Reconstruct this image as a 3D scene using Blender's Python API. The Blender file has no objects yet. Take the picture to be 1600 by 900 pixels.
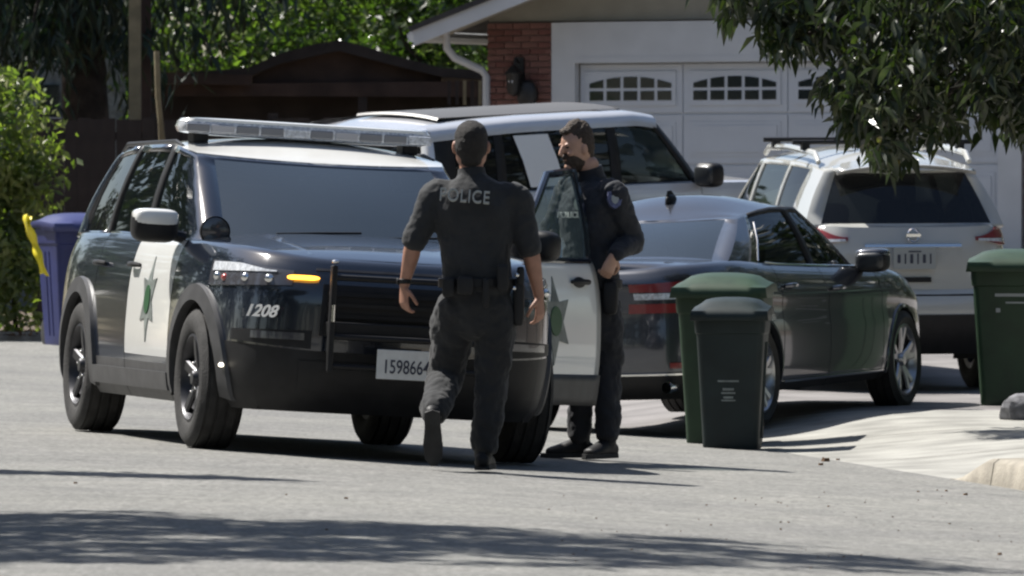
import bpy, bmesh, math, random
import numpy as np
from mathutils import Vector, Matrix, Quaternion
R = math.radians
PI = math.pi
rnd = random.Random(7)
scene = bpy.context.scene
COL = scene.collection

# ---------------------------------------------------------------- camera
FPX = 12400.0          # focal length in pixels of a 1600 px wide frame
CAM_H = 1.40
YH = 328.0             # row of the horizon in the photograph
cam_d = bpy.data.cameras.new('camera')
cam = bpy.data.objects.new('camera', cam_d)
COL.objects.link(cam)
cam.location = (0, 0, CAM_H)
cam_d.sensor_width = 36.0
cam_d.lens = 36.0 * FPX / 1600.0
cam.rotation_euler = (PI / 2 - math.atan((450 - YH) / FPX), 0, 0)
cam_d.clip_start = 0.5
cam_d.clip_end = 2000
cam_d.dof.use_dof = True
cam_d.dof.focus_distance = 45.0
cam_d.dof.aperture_fstop = 12.0
scene.camera = cam
# ---------------------------------------------------------------- sky and sun
SUN_EL, SUN_BACK = R(55), R(33)
sun_vec = Vector((-math.cos(SUN_BACK) * math.cos(SUN_EL), math.sin(SUN_BACK) * math.cos(SUN_EL), math.sin(SUN_EL)))
world = bpy.data.worlds.new('World')
scene.world = world
world.use_nodes = True
wn = world.node_tree.nodes
wn.clear()
sky = wn.new('ShaderNodeTexSky')
sky.sky_type = 'NISHITA'
sky.sun_disc = False
sky.sun_elevation = SUN_EL
sky.sun_rotation = math.atan2(sun_vec.x, sun_vec.y)
sky.dust_density = 1.5
bgn = wn.new('ShaderNodeBackground')
bgn.inputs[1].default_value = 0.066
wo = wn.new('ShaderNodeOutputWorld')
world.node_tree.links.new(sky.outputs[0], bgn.inputs[0])
world.node_tree.links.new(bgn.outputs[0], wo.inputs[0])
sun_d = bpy.data.lights.new('sun', 'SUN')
sun_d.energy = 5.0
sun_d.angle = R(0.53)
sun_d.color = (1.0, 0.965, 0.91)
sun = bpy.data.objects.new('sun', sun_d)
COL.objects.link(sun)
sun.rotation_mode = 'QUATERNION'
sun.rotation_quaternion = sun_vec.to_track_quat('Z', 'Y')
scene.view_settings.view_transform = 'Standard'
scene.view_settings.look = 'None'
scene.view_settings.exposure = 0.82
scene.view_settings.gamma = 1.0
scene.cycles.filter_width = 2.3
scene.cycles.max_bounces = 8
scene.cycles.transparent_max_bounces = 24
scene.cycles.use_denoising = True


def px(x, y, Y):
    """a pixel of the photograph at distance Y -> world point (used to measure the place)"""
    return Vector(((x - 800) / FPX * Y, Y, CAM_H - (y - YH) / FPX * Y))


# ---------------------------------------------------------------- materials
MATS = {}


def mat(name, base=(.5, .5, .5), rough=.5, metal=0.0, spec=.5, coat=0.0, var=0.0, vscale=3.0, dark=None, bump=0.0, bscale=60.0,
        rvar=0.0, trans=0.0, alpha=1.0, emit=None, estr=0.0, sheen=0.0, vdet=3.0, coords='Object'):
    if name in MATS:
        return MATS[name]
    m = bpy.data.materials.new(name)
    m.use_nodes = True
    nt = m.node_tree
    n = nt.nodes
    b = n['Principled BSDF']
    b.inputs['Base Color'].default_value = (*base, 1)
    b.inputs['Roughness'].default_value = rough
    b.inputs['Metallic'].default_value = metal
    b.inputs['Specular IOR Level'].default_value = spec
    b.inputs['Coat Weight'].default_value = coat
    b.inputs['Coat Roughness'].default_value = .04
    b.inputs['Sheen Weight'].default_value = sheen
    if emit:
        b.inputs['Emission Color'].default_value = (*emit, 1)
        b.inputs['Emission Strength'].default_value = estr
    tc = n.new('ShaderNodeTexCoord')
    if var > 0 or rvar > 0:
        no = n.new('ShaderNodeTexNoise')
        no.inputs['Scale'].default_value = vscale
        no.inputs['Detail'].default_value = vdet
        nt.links.new(tc.outputs[coords], no.inputs['Vector'])
        if var > 0:
            cr = n.new('ShaderNodeValToRGB')
            d = dark if dark else tuple(c * (1 - var) for c in base)
            l = tuple(min(1, c * (1 + var)) for c in base)
            cr.color_ramp.elements[0].position = .32
            cr.color_ramp.elements[1].position = .68
            cr.color_ramp.elements[0].color = (*d, 1)
            cr.color_ramp.elements[1].color = (*l, 1)
            nt.links.new(no.outputs['Fac'], cr.inputs[0])
            nt.links.new(cr.outputs[0], b.inputs['Base Color'])
        if rvar > 0:
            mr = n.new('ShaderNodeMapRange')
            mr.inputs[3].default_value = max(0, rough - rvar)
            mr.inputs[4].default_value = rough + rvar
            nt.links.new(no.outputs['Fac'], mr.inputs[0])
            nt.links.new(mr.outputs[0], b.inputs['Roughness'])
    if bump > 0:
        nb = n.new('ShaderNodeTexNoise')
        nb.inputs['Scale'].default_value = bscale
        nb.inputs['Detail'].default_value = 4
        nt.links.new(tc.outputs[coords], nb.inputs['Vector'])
        bp = n.new('ShaderNodeBump')
        bp.inputs['Strength'].default_value = bump
        bp.inputs['Distance'].default_value = .02
        nt.links.new(nb.outputs['Fac'], bp.inputs['Height'])
        nt.links.new(bp.outputs[0], b.inputs['Normal'])
    MATS[name] = m
    return m


def glass(name, tint=(.3, .36, .38), dark=(.01, .014, .016), see=.5, fres=1.5):
    """window glass: part of the light passes tinted, the rest mirrors the surroundings"""
    if name in MATS:
        return MATS[name]
    m = bpy.data.materials.new(name)
    m.use_nodes = True
    nt = m.node_tree
    n = nt.nodes
    n.clear()
    out = n.new('ShaderNodeOutputMaterial')
    tr = n.new('ShaderNodeBsdfTransparent')
    tr.inputs[0].default_value = (*tint, 1)
    df = n.new('ShaderNodeBsdfDiffuse')
    df.inputs[0].default_value = (*dark, 1)
    mx = n.new('ShaderNodeMixShader')
    mx.inputs[0].default_value = see
    gl = n.new('ShaderNodeBsdfGlossy')
    gl.inputs['Roughness'].default_value = .02
    fr = n.new('ShaderNodeFresnel')
    fr.inputs[0].default_value = fres
    m2 = n.new('ShaderNodeMixShader')
    L = nt.links.new
    L(df.outputs[0], mx.inputs[1])
    L(tr.outputs[0], mx.inputs[2])
    L(fr.outputs[0], m2.inputs[0])
    L(mx.outputs[0], m2.inputs[1])
    L(gl.outputs[0], m2.inputs[2])
    L(m2.outputs[0], out.inputs[0])
    MATS[name] = m
    return m


def leafmat(name, cols, rough=.35, transl=.35, scale=9.0):
    """leaf: three real leaf colours spread by noise, glossy face, light passing through"""
    m = bpy.data.materials.new(name)
    m.use_nodes = True
    nt = m.node_tree
    n = nt.nodes
    b = n['Principled BSDF']
    out = n['Material Output']
    b.inputs['Roughness'].default_value = rough
    tc = n.new('ShaderNodeTexCoord')
    no = n.new('ShaderNodeTexNoise')
    no.inputs['Scale'].default_value = scale
    no.inputs['Detail'].default_value = 2
    cr = n.new('ShaderNodeValToRGB')
    cr.color_ramp.elements[0].position = .35
    cr.color_ramp.elements[0].color = (*cols[0], 1)
    cr.color_ramp.elements[1].position = .7
    cr.color_ramp.elements[1].color = (*cols[2], 1)
    e = cr.color_ramp.elements.new(.52)
    e.color = (*cols[1], 1)
    tl = n.new('ShaderNodeBsdfTranslucent')
    mx = n.new('ShaderNodeMixShader')
    mx.inputs[0].default_value = transl
    L = nt.links.new
    geo = n.new('ShaderNodeNewGeometry')
    L(geo.outputs['Position'], no.inputs['Vector'])
    L(no.outputs['Fac'], cr.inputs[0])
    L(cr.outputs[0], b.inputs['Base Color'])
    mul = n.new('ShaderNodeMixRGB')
    mul.blend_type = 'MULTIPLY'
    mul.inputs[0].default_value = 1
    mul.inputs[2].default_value = (1.0, 1.5, .35, 1)
    L(cr.outputs[0], mul.inputs[1])
    L(mul.outputs[0], tl.inputs[0])
    L(b.outputs[0], mx.inputs[1])
    L(tl.outputs[0], mx.inputs[2])
    L(mx.outputs[0], out.inputs[0])
    MATS[name] = m
    return m


def asphalt():
    m = bpy.data.materials.new('asphalt')
    m.use_nodes = True
    nt = m.node_tree
    n = nt.nodes
    b = n['Principled BSDF']
    b.inputs['Roughness'].default_value = .9
    b.inputs['Specular IOR Level'].default_value = .25
    L = nt.links.new
    geo = n.new('ShaderNodeNewGeometry')

    def noise(scale, det, ro=.6):
        q = n.new('ShaderNodeTexNoise')
        q.inputs['Scale'].default_value = scale
        q.inputs['Detail'].default_value = det
        q.inputs['Roughness'].default_value = ro
        L(geo.outputs['Position'], q.inputs['Vector'])
        return q
    big = noise(.35, 4)
    mid = noise(3.2, 4)
    fine = noise(30, 5, .8)
    vo = n.new('ShaderNodeTexVoronoi')
    vo.inputs['Scale'].default_value = 38
    L(geo.outputs['Position'], vo.inputs['Vector'])
    r1 = n.new('ShaderNodeValToRGB')
    r1.color_ramp.elements[0].position = .38
    r1.color_ramp.elements[1].position = .64
    r1.color_ramp.elements[0].color = (.115, .115, .110, 1)
    r1.color_ramp.elements[1].color = (.318, .318, .304, 1)
    L(fine.outputs['Fac'], r1.inputs[0])
    r2 = n.new('ShaderNodeValToRGB')
    r2.color_ramp.elements[0].position = .3
    r2.color_ramp.elements[1].position = .7
    r2.color_ramp.elements[0].color = (.80, .80, .79, 1)
    r2.color_ramp.elements[1].color = (1.08, 1.06, 1.04, 1)
    L(mid.outputs['Fac'], r2.inputs[0])
    r3 = n.new('ShaderNodeValToRGB')
    r3.color_ramp.elements[0].position = .35
    r3.color_ramp.elements[1].position = .65
    r3.color_ramp.elements[0].color = (.86, .86, .87, 1)
    r3.color_ramp.elements[1].color = (1.05, 1.05, 1.03, 1)
    L(big.outputs['Fac'], r3.inputs[0])
    # single pale and dark chips of stone
    sp = n.new('ShaderNodeValToRGB')
    sp.color_ramp.elements[0].position = .0
    sp.color_ramp.elements[0].color = (.35, .33, .31, 1)
    sp.color_ramp.elements[1].position = .1
    sp.color_ramp.elements[1].color = (1, 1, 1, 1)
    e = sp.color_ramp.elements.new(.9)
    e.color = (1, 1, 1, 1)
    e = sp.color_ramp.elements.new(1.0)
    e.color = (1.9, 1.85, 1.75, 1)
    L(vo.outputs['Color'], sp.inputs[0])
    a = None
    for r in (r1, r2, r3, sp):
        if a is None:
            a = r.outputs[0]
            continue
        mm = n.new('ShaderNodeMixRGB')
        mm.blend_type = 'MULTIPLY'
        mm.inputs[0].default_value = 1
        L(a, mm.inputs[1])
        L(r.outputs[0], mm.inputs[2])
        a = mm.outputs[0]
    L(a, b.inputs['Base Color'])
    bp = n.new('ShaderNodeBump')
    bp.inputs['Strength'].default_value = .6
    bp.inputs['Distance'].default_value = .012
    L(fine.outputs['Fac'], bp.inputs['Height'])
    L(bp.outputs[0], b.inputs['Normal'])
    MATS['asphalt'] = m
    return m


asphalt()
mat('concrete', (.275, .27, .245), .9, var=.26, vscale=2.2, vdet=8, bump=.35, bscale=40)
mat('drive_grey', (.17, .16, .155), .9, var=.28, vscale=1.5, vdet=8, bump=.3, bscale=30)
mat('curb_concrete', (.27, .245, .20), .9, var=.25, vscale=5, vdet=8, bump=.4, bscale=40)
mat('tar', (.07, .07, .07), .8)
mat('soil', (.09, .065, .045), .95, var=.4, vscale=4, bump=.5, bscale=15)
mat('grass', (.07, .11, .03), .8, var=.4, vscale=5)
mat('police_black', (.012, .016, .026), .16, spec=.6, coat=1.0, rvar=.03, vscale=6)
mat('police_white', (.80, .80, .77), .2, coat=1.0, var=.02, vscale=3)
mat('black_plastic', (.013, .013, .014), .5, spec=.3, var=.2, vscale=12)
mat('grey_plastic', (.05, .05, .052), .5, var=.2, vscale=10)
mat('dark_rubber', (.018, .018, .018), .75, var=.35, vscale=14, bump=.2, bscale=90)
mat('dusty_rubber', (.027, .026, .025), .85, var=.35, vscale=14, bump=.3, bscale=90)
mat('chrome', (.75, .75, .75), .12, metal=1)
mat('steel', (.45, .45, .46), .3, metal=1, var=.15, vscale=8)
mat('dark_steel', (.05, .05, .055), .42, metal=.6, var=.2, vscale=9)
mat('underbody', (.012, .012, .012), .9)
mat('cabin_dark', (.02, .02, .022), .8)
mat('seat_cloth', (.06, .058, .055), .85)
mat('seat_beige', (.30, .27, .22), .8)
mat('sedan_grey', (.075, .08, .095), .22, metal=.6, coat=1.0, var=.03)
mat('suv_white', (.46, .46, .43), .25, coat=1.0, var=.03)
mat('suv_silver', (.62, .63, .66), .25, metal=.25, coat=1.0, var=.03)
mat('red_lens', (.20, .016, .018), .3, coat=.5, var=.1, vscale=30)
mat('lens_grey', (.20, .205, .22), .25, coat=1)
mat('lens_pale', (.42, .42, .44), .25, coat=1)
mat('roof_glass', (.10, .095, .09), .45)
mat('mirror_dark', (.03, .033, .036), .3)
mat('turn_lens', (.40, .07, .06), .2, coat=1)
mat('clear_lens', (.55, .57, .6), .08, coat=1, var=.3, vscale=60)
mat('smoked_lens', (.06, .06, .068), .12, coat=1)
mat('orange_lit', (.9, .35, .03), .3, emit=(1.0, .42, .04), estr=3.0)
mat('reflector_glow', (.9, .9, .8), .3, emit=(1.0, .92, .75), estr=2.5)  # glow standing in for light caught by the wheel arch reflector
mat('plate_white', (.62, .63, .62), .4, var=.06, vscale=20)
mat('plate_ink', (.03, .035, .06), .5)
mat('white_print', (.72, .72, .70), .5)
mat('grey_print', (.33, .35, .34), .7)
mat('star_grey', (.16, .18, .17), .4, var=.3, vscale=14)
mat('star_green', (.012, .075, .025), .4)
glass('glass_front', (.32, .37, .40), (.040, .055, .075), .22, 1.6)  # blue-grey diffuse share puts some of the sky reflection into the colour
glass('glass_side', (.42, .48, .48), (.01, .014, .014), .45, 1.6)
glass('glass_privacy', (.2, .22, .22), (.012, .013, .014), .16, 1.5)
glass('glass_clear', (.72, .82, .80), (.13, .185, .195), .60, 1.5)
glass('glass_open', (.72, .82, .80), (.03, .04, .04), .8, 1.45)
mat('green_bin', (.022, .046, .024), .48, spec=.35, var=.22, vscale=5, rvar=.08)
mat('dark_bin', (.012, .020, .020), .5, spec=.3, var=.22, vscale=5, rvar=.08)
mat('blue_bin', (.012, .018, .10), .5, var=.15, vscale=5)
mat('blue_lid', (.04, .048, .15), .4)
mat('skin', (.33, .17, .115), .55, var=.12, vscale=20)
mat('skin_light', (.46, .27, .19), .5, var=.12, vscale=20)
mat('shirt_black', (.0145, .016, .018), .85, sheen=.08, var=.2, vscale=8, bump=.25, bscale=22)
mat('shirt_navy', (.013, .015, .021), .8, sheen=.08, var=.2, vscale=8, bump=.25, bscale=22)
mat('trouser_black', (.0135, .0145, .016), .9, sheen=.1, var=.2, vscale=6, bump=.25, bscale=20)
mat('trouser_navy', (.013, .014, .018), .85, sheen=.08, var=.2, vscale=6, bump=.25, bscale=20)
mat('leather_black', (.012, .012, .013), .55, spec=.3)
mat('hair_black', (.018, .015, .013), .75, bump=.8, bscale=220, var=.3, vscale=50)
mat('hair_brown', (.06, .042, .03), .7, bump=.8, bscale=160, var=.4, vscale=40)
mat('stucco', (.30, .285, .235), .95, var=.08, vscale=3, bump=.3, bscale=50)
mat('white_trim', (.56, .57, .58), .6, var=.05, vscale=3)
mat('door_white', (.55, .57, .60), .55, var=.04, vscale=2)
mat('brick', (.20, .095, .075), .9, var=.3, vscale=4, bump=.4, bscale=40)
mat('brick_dark', (.17, .07, .055), .9, var=.3, vscale=4, bump=.4, bscale=40)
mat('mortar', (.24, .20, .175), .95, var=.1)
mat('pane_dark', (.015, .022, .025), .08, coat=.5)
mat('wood_dark', (.035, .027, .024), .85, var=.3, vscale=3, bump=.3, bscale=12)
mat('wood_brown', (.06, .038, .03), .85, var=.3, vscale=3, bump=.3, bscale=12)
mat('wood_tan', (.24, .20, .12), .85, var=.2, vscale=5)
mat('shingle', (.045, .042, .042), .95, var=.3, vscale=9)
mat('bark', (.045, .036, .03), .95, var=.4, vscale=7, bump=.9, bscale=9)
mat('yellow_tape', (.75, .62, .02), .45, var=.1, vscale=9)
mat('iron_black', (.015, .015, .015), .5)
mat('paper', (.74, .76, .76), .7)
mat('rock', (.13, .13, .14), .9, var=.4, vscale=14, bump=.6, bscale=18)
mat('leaf_litter', (.12, .065, .03), .9, var=.4, vscale=30)
mat('patch_blue', (.10, .11, .20), .7, var=.4, vscale=90)
mat('gold', (.55, .42, .18), .35, metal=.8)
leafmat('leaf_dark', [(.023, .031, .020), (.040, .050, .027), (.09, .095, .042)], .36, .24, 7)
leafmat('leaf_bright', [(.025, .04, .018), (.07, .10, .035), (.20, .24, .08)], .22, .4, 1.1)
leafmat('leaf_hedge', [(.07, .10, .04), (.19, .20, .075), (.38, .36, .14)], .4, .45, 2.2)
leafmat('needle_dark', [(.012, .022, .014), (.02, .036, .02), (.035, .055, .025)], .5, .15, 3)
leafmat('leaf_dry', [(.10, .09, .02), (.16, .11, .03), (.2, .17, .05)], .35, .3, 5)
M = MATS


# ---------------------------------------------------------------- mesh helpers
class MB:
    def __init__(s):
        s.v, s.f, s.m = [], [], []

    def add(s, vs, fs, mi=0):
        o = len(s.v)
        s.v += [tuple(v) for v in vs]
        s.f += [tuple(i + o for i in f) for f in fs]
        s.m += [mi] * len(fs)
        return s

    def box(s, c, d, mi=0, rot=None, taper=1.0):
        vs = []
        for z in (-1, 1):
            k = taper if z > 0 else 1.0
            for x, y in ((-1, -1), (1, -1), (1, 1), (-1, 1)):
                p = Vector((x * d[0] / 2 * k, y * d[1] / 2 * k, z * d[2] / 2))
                if rot is not None:
                    p = rot @ p
                vs.append(p + Vector(c))
        return s.add(vs, [(0, 3, 2, 1), (4, 5, 6, 7), (0, 1, 5, 4), (1, 2, 6, 5), (2, 3, 7, 6), (3, 0, 4, 7)], mi)

    def ell(s, c, r, mi=0, n=(16, 10), e=1.0, rot=None):
        """superellipsoid; e<1 is boxier"""
        vs, fs = [], []
        nu, nv = n

        def sp(a, k):
            return math.copysign(abs(a) ** k, a)
        for j in range(nv + 1):
            ph = -PI / 2 + PI * j / nv
            for i in range(nu):
                th = 2 * PI * i / nu
                p = Vector((r[0] * sp(math.cos(ph), e) * sp(math.cos(th), e), r[1] * sp(math.cos(ph), e) * sp(math.sin(th), e), r[2] * sp(math.sin(ph), e)))
                if rot is not None:
                    p = rot @ p
                vs.append(p + Vector(c))
        for j in range(nv):
            for i in range(nu):
                k = (i + 1) % nu
                fs.append((j * nu + i, j * nu + k, (j + 1) * nu + k, (j + 1) * nu + i))
        return s.add(vs, fs, mi)

    def tube(s, pts, r, n=8, mi=0, cap=True):
        pts = [Vector(p) for p in pts]
        rs = r if isinstance(r, (list, tuple)) else [r] * len(pts)
        vs, fs = [], []
        ref = None
        for i, p in enumerate(pts):
            a = pts[max(i - 1, 0)]
            b = pts[min(i + 1, len(pts) - 1)]
            t = (b - a).normalized()
            if ref is None:
                ref = Vector((0, 0, 1)) if abs(t.z) < .9 else Vector((1, 0, 0))
            u = (ref - t * ref.dot(t)).normalized()
            w = t.cross(u)
            ref = u
            for k in range(n):
                an = 2 * PI * k / n
                vs.append(p + (u * math.cos(an) + w * math.sin(an)) * rs[i])
        for i in range(len(pts) - 1):
            for k in range(n):
                q = (k + 1) % n
                fs.append((i * n + k, i * n + q, (i + 1) * n + q, (i + 1) * n + k))
        if cap:
            fs.append(tuple(reversed(range(n))))
            fs.append(tuple((len(pts) - 1) * n + k for k in range(n)))
        return s.add(vs, fs, mi)

    def lathe(s, prof, n=32, axis='y', c=(0, 0, 0), mi=0, closed=False):
        """prof: (radius, offset along the axis)"""
        vs, fs = [], []
        m = len(prof)
        for k in range(n):
            a = 2 * PI * k / n
            for r, h in prof:
                if axis == 'y':
                    p = (r * math.cos(a), h, r * math.sin(a))
                elif axis == 'z':
                    p = (r * math.cos(a), r * math.sin(a), h)
                else:
                    p = (h, r * math.cos(a), r * math.sin(a))
                vs.append((p[0] + c[0], p[1] + c[1], p[2] + c[2]))
        for k in range(n):
            q = (k + 1) % n
            for j in range(m if closed else m - 1):
                jj = (j + 1) % m
                fs.append((k * m + j, q * m + j, q * m + jj, k * m + jj))
        return s.add(vs, fs, mi)

    def grid(s, P, mi=0, flip=False):
        """P: rows of points"""
        nr, nc = len(P), len(P[0])
        vs = [p for row in P for p in row]
        fs = []
        for i in range(nr - 1):
            for j in range(nc - 1):
                f = (i * nc + j, i * nc + j + 1, (i + 1) * nc + j + 1, (i + 1) * nc + j)
                fs.append(f[::-1] if flip else f)
        return s.add(vs, fs, mi)

    def prism(s, poly, a, b, mi=0):
        """poly of 2D points -> solid between maps a(u,v) and b(u,v)"""
        n = len(poly)
        vs = [a(*p) for p in poly] + [b(*p) for p in poly]
        fs = [tuple(range(n)), tuple(reversed(range(n, 2 * n)))]
        for i in range(n):
            j = (i + 1) % n
            fs.append((i, i + n, j + n, j))
        return s.add(vs, fs, mi)

    def xf(s, mtx):
        s.v = [tuple(mtx @ Vector(v)) for v in s.v]
        return s

    def mesh(s, name, mats, smooth=True, angle=40, recalc=True):
        me = bpy.data.meshes.new(name)
        me.from_pydata(s.v, [], s.f)
        me.update()
        if recalc or angle:
            bm = bmesh.new()
            bm.from_mesh(me)
            bmesh.ops.remove_doubles(bm, verts=bm.verts, dist=1e-5)
            if recalc:
                bmesh.ops.recalc_face_normals(bm, faces=bm.faces)
            mism = len(bm.faces) != len(s.f)
            bm.to_mesh(me)
            bm.free()
        else:
            mism = False
        for m_ in (mats if isinstance(mats, (list, tuple)) else [mats]):
            me.materials.append(M[m_] if isinstance(m_, str) else m_)
        if any(s.m) and not mism:
            me.polygons.foreach_set('material_index', s.m)
        if smooth:
            me.shade_smooth()
            if angle:
                try:
                    me.set_sharp_from_angle(angle=R(angle))
                except Exception:
                    pass
        return me

    def build(s, name, mats, parent=None, smooth=True, angle=40, recalc=True, bevel=0, solid=0):
        o = bpy.data.objects.new(name, s.mesh(name, mats, smooth, angle, recalc))
        COL.objects.link(o)
        if parent:
            o.parent = parent
        if solid:
            md = o.modifiers.new('solid', 'SOLIDIFY')
            md.thickness = solid
            md.offset = -1
        if bevel:
            md = o.modifiers.new('bevel', 'BEVEL')
            md.width = bevel
            md.segments = 2
            md.limit_method = 'ANGLE'
        return o


def tag(o, label=None, cat=None, group=None, kind=None):
    if label:
        o['label'] = label
    if cat:
        o['category'] = cat
    if group:
        o['group'] = group
    if kind:
        o['kind'] = kind
    return o


def empty(name, loc=(0, 0, 0), rz=0.0):
    o = bpy.data.objects.new(name, None)
    COL.objects.link(o)
    o.location = loc
    o.rotation_euler = (0, 0, rz)
    return o


def copy_tree(o, parent=None):
    c = o.copy()
    COL.objects.link(c)
    c.parent = parent
    for ch in list(o.children):
        copy_tree(ch, c)
    return c


def inst(name, me, parent, loc=(0, 0, 0), rot=(0, 0, 0), sc=(1, 1, 1)):
    o = bpy.data.objects.new(name, me)
    COL.objects.link(o)
    o.parent = parent
    o.location = loc
    o.rotation_euler = rot
    o.scale = sc
    return o


def text(name, body, size, mtx, matname, parent, ext=.003, sx=1.0, shear=0.0, bold=.0, spacing=1.0):
    c = bpy.data.curves.new(name, 'FONT')
    c.body = body
    c.size = size
    c.align_x = 'CENTER'
    c.align_y = 'CENTER'
    c.extrude = ext
    c.shear = shear
    c.offset = bold
    c.space_character = spacing
    c.materials.append(M[matname])
    t_ = bpy.data.objects.new(name + '_outline', c)
    COL.objects.link(t_)
    bpy.context.view_layer.update()
    me = bpy.data.meshes.new_from_object(t_.evaluated_get(bpy.context.evaluated_depsgraph_get()))
    bpy.data.objects.remove(t_)
    if not me.materials:
        me.materials.append(M[matname])
    o = bpy.data.objects.new(name, me)
    COL.objects.link(o)
    o.parent = parent
    o.matrix_local = mtx @ Matrix.Diagonal((sx, 1, 1, 1))
    return o


def pchip(tab):
    xs = [p[0] for p in tab]
    ys = [p[1] for p in tab]
    n = len(xs)
    h = [xs[i + 1] - xs[i] for i in range(n - 1)]
    d = [(ys[i + 1] - ys[i]) / h[i] for i in range(n - 1)]
    m = [0] * n
    m[0], m[-1] = d[0], d[-1]
    for i in range(1, n - 1):
        m[i] = 0 if d[i - 1] * d[i] <= 0 else 2 * d[i - 1] * d[i] / (d[i - 1] + d[i])

    def f(x):
        if x <= xs[0]:
            return ys[0]
        if x >= xs[-1]:
            return ys[-1]
        for i in range(n - 1):
            if x <= xs[i + 1]:
                break
        t = (x - xs[i]) / h[i]
        return ((1 + 2 * t) * (1 - t) ** 2 * ys[i] + t * (1 - t) ** 2 * h[i] * m[i] + t * t * (3 - 2 * t) * ys[i + 1] + t * t * (t - 1) * h[i] * m[i + 1])
    return f


def lerp(a, b, t):
    return a + (b - a) * t


# ---------------------------------------------------------------- the lie of the land
CN = Vector((.988, .156))       # across the road


def cc(X, Y):
    return CN.x * X + CN.y * Y


z_road = pchip([(-12, .02), (0, .10), (3, .135), (5.0, .090), (6.6, .0), (9.0, -.115), (9.6, -.145), (12, -.16)])
z_drive = pchip([(40, -.02), (50, -.04), (54, -.01), (57, 0), (60, .01), (62, .03), (66, .20), (70, .48), (74, .70), (82, .81), (90, .85)])


def smooth01(t):
    t = max(0, min(1, t))
    return t * t * (3 - 2 * t)


def gz(X, Y):
    c = cc(X, Y)
    if c <= 9.6:
        zr = z_road(c)
        k = smooth01((Y - 60) / 20)           # the street ends in a level turn further on
        base = lerp(zr, .10, k)
        if Y > 64 and c > 8.2:
            base = lerp(base, z_drive(Y), smooth01((c - 8.2) / 1.4) * smooth01((Y - 64) / 4))
        return base
    g = z_road(9.6)
    if Y > 64:
        g = lerp(g, z_drive(Y), smooth01((Y - 64) / 4))
    return lerp(g, z_drive(Y), smooth01((c - 9.6) / 1.6))


def curbX(Y, c=9.6):
    return (c - CN.y * Y) / CN.x
# ---------------------------------------------------------------- ground, road, apron, driveway, kerb


def sheet(name, xs_of, ys, matname, dz=0.0, n=40, zf=gz):
    P = []
    for Y in ys:
        x0, x1 = xs_of(Y)
        P.append([(lerp(x0, x1, i / n), Y, zf(lerp(x0, x1, i / n), Y) + dz) for i in range(n + 1)])
    mb = MB()
    mb.grid(P)
    o = mb.build(name, matname, angle=0, recalc=False)
    return tag(o, kind='structure')


def fr(a, b, s):
    n = max(2, int(round((b - a) / s)))
    return [a + (b - a) * i / n for i in range(n + 1)]


mb = MB()
mb.grid([[(x, y, -.55) for x in (-600, -60, 0, 60, 600)] for y in (-300, 0, 60, 120, 900)])
tag(mb.build('ground', 'soil', angle=0, recalc=False), kind='structure')
sheet('road', lambda Y: (-26, curbX(Y)), fr(2, 79, .5), 'asphalt', n=90)
# apron: pale concrete between the gutter and the driveway
sheet('driveway_apron', lambda Y: (curbX(Y), 14), fr(45.6, 55.6, .25), 'concrete', .0, n=50)
sheet('driveway', lambda Y: (curbX(Y) if Y < 66 else -1.2, 14), fr(55.604, 86, .4), 'drive_grey', .0, n=50)
# expansion joint grooves in the apron
jm = MB()
for Yj in (48.7, 51.9):
    P = []
    for i in range(31):
        x = lerp(curbX(Yj) + .02, 13, i / 30)
        P.append([(x, Yj - .008, gz(x, Yj) + .003), (x, Yj + .008, gz(x, Yj) + .003)])
    jm.grid(P)
tag(jm.build('pavement_joint', 'soil', angle=0, recalc=False), kind='structure')


# verge right of the kerb
def kerb_lift(Y):
    return .145 * smooth01((45.6 - Y) / 1.0)


def verge_z(X, Y):
    return z_road(9.6) + kerb_lift(Y) + .01 * (X - curbX(Y))


sheet('verge', lambda Y: (curbX(Y, 9.78), 14), fr(2, 45.6, .4), 'concrete', 0, n=12, zf=verge_z)
# kerb stones, each cut by a joint
kerb_root = empty('kerb')
tag(kerb_root, kind='structure')
yy = 45.6
lens = [1.08, 1.5, 1.5, 1.5, 1.5, 1.5, 1.5, 1.5, 1.5]
for L_ in lens:
    P = []
    for i in range(9):
        Y = yy - (L_ - .02) * i / 8
        lift = kerb_lift(Y)
        x = curbX(Y)
        z0 = z_road(9.6)
        P.append([(x - .005, Y, z0 - .1), (x, Y, z0 + .002), (x + .02, Y, z0 + lift * .85), (x + .05, Y, z0 + lift + .002), (x + .19, Y, z0 + lift + .006), (x + .2, Y, z0 - .1)])
    k = MB()
    k.grid(P)
    n_ = len(P[0])
    k.f.append(tuple(range(n_)))
    k.m.append(0)
    k.f.append(tuple(8 * n_ + i for i in reversed(range(n_))))
    k.m.append(0)
    k.build('kerb_stone', 'curb_concrete', kerb_root, angle=50)
    yy -= L_
# thin cracks wandering over the asphalt
for (x0, y0, x1, y1, w0) in ((2.05, 44.6, 2.9, 41.2, .016), (-3.0, 41.5, 2.6, 36.2, .009), (.2, 33.5, 2.4, 31.6, .012)):
    P = []
    for i in range(41):
        t = i / 40
        x = lerp(x0, x1, t) + rnd.uniform(-.02, .02)
        y = lerp(y0, y1, t) + rnd.uniform(-.07, .07)
        w = w0 * rnd.uniform(.3, 1.2)
        P.append([(x, y - w, gz(x, y - w) + .004), (x, y + w, gz(x, y + w) + .004)])
    q = MB()
    q.grid(P)
    tag(q.build('road_crack', 'tar', angle=0, recalc=False), kind='structure')
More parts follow.
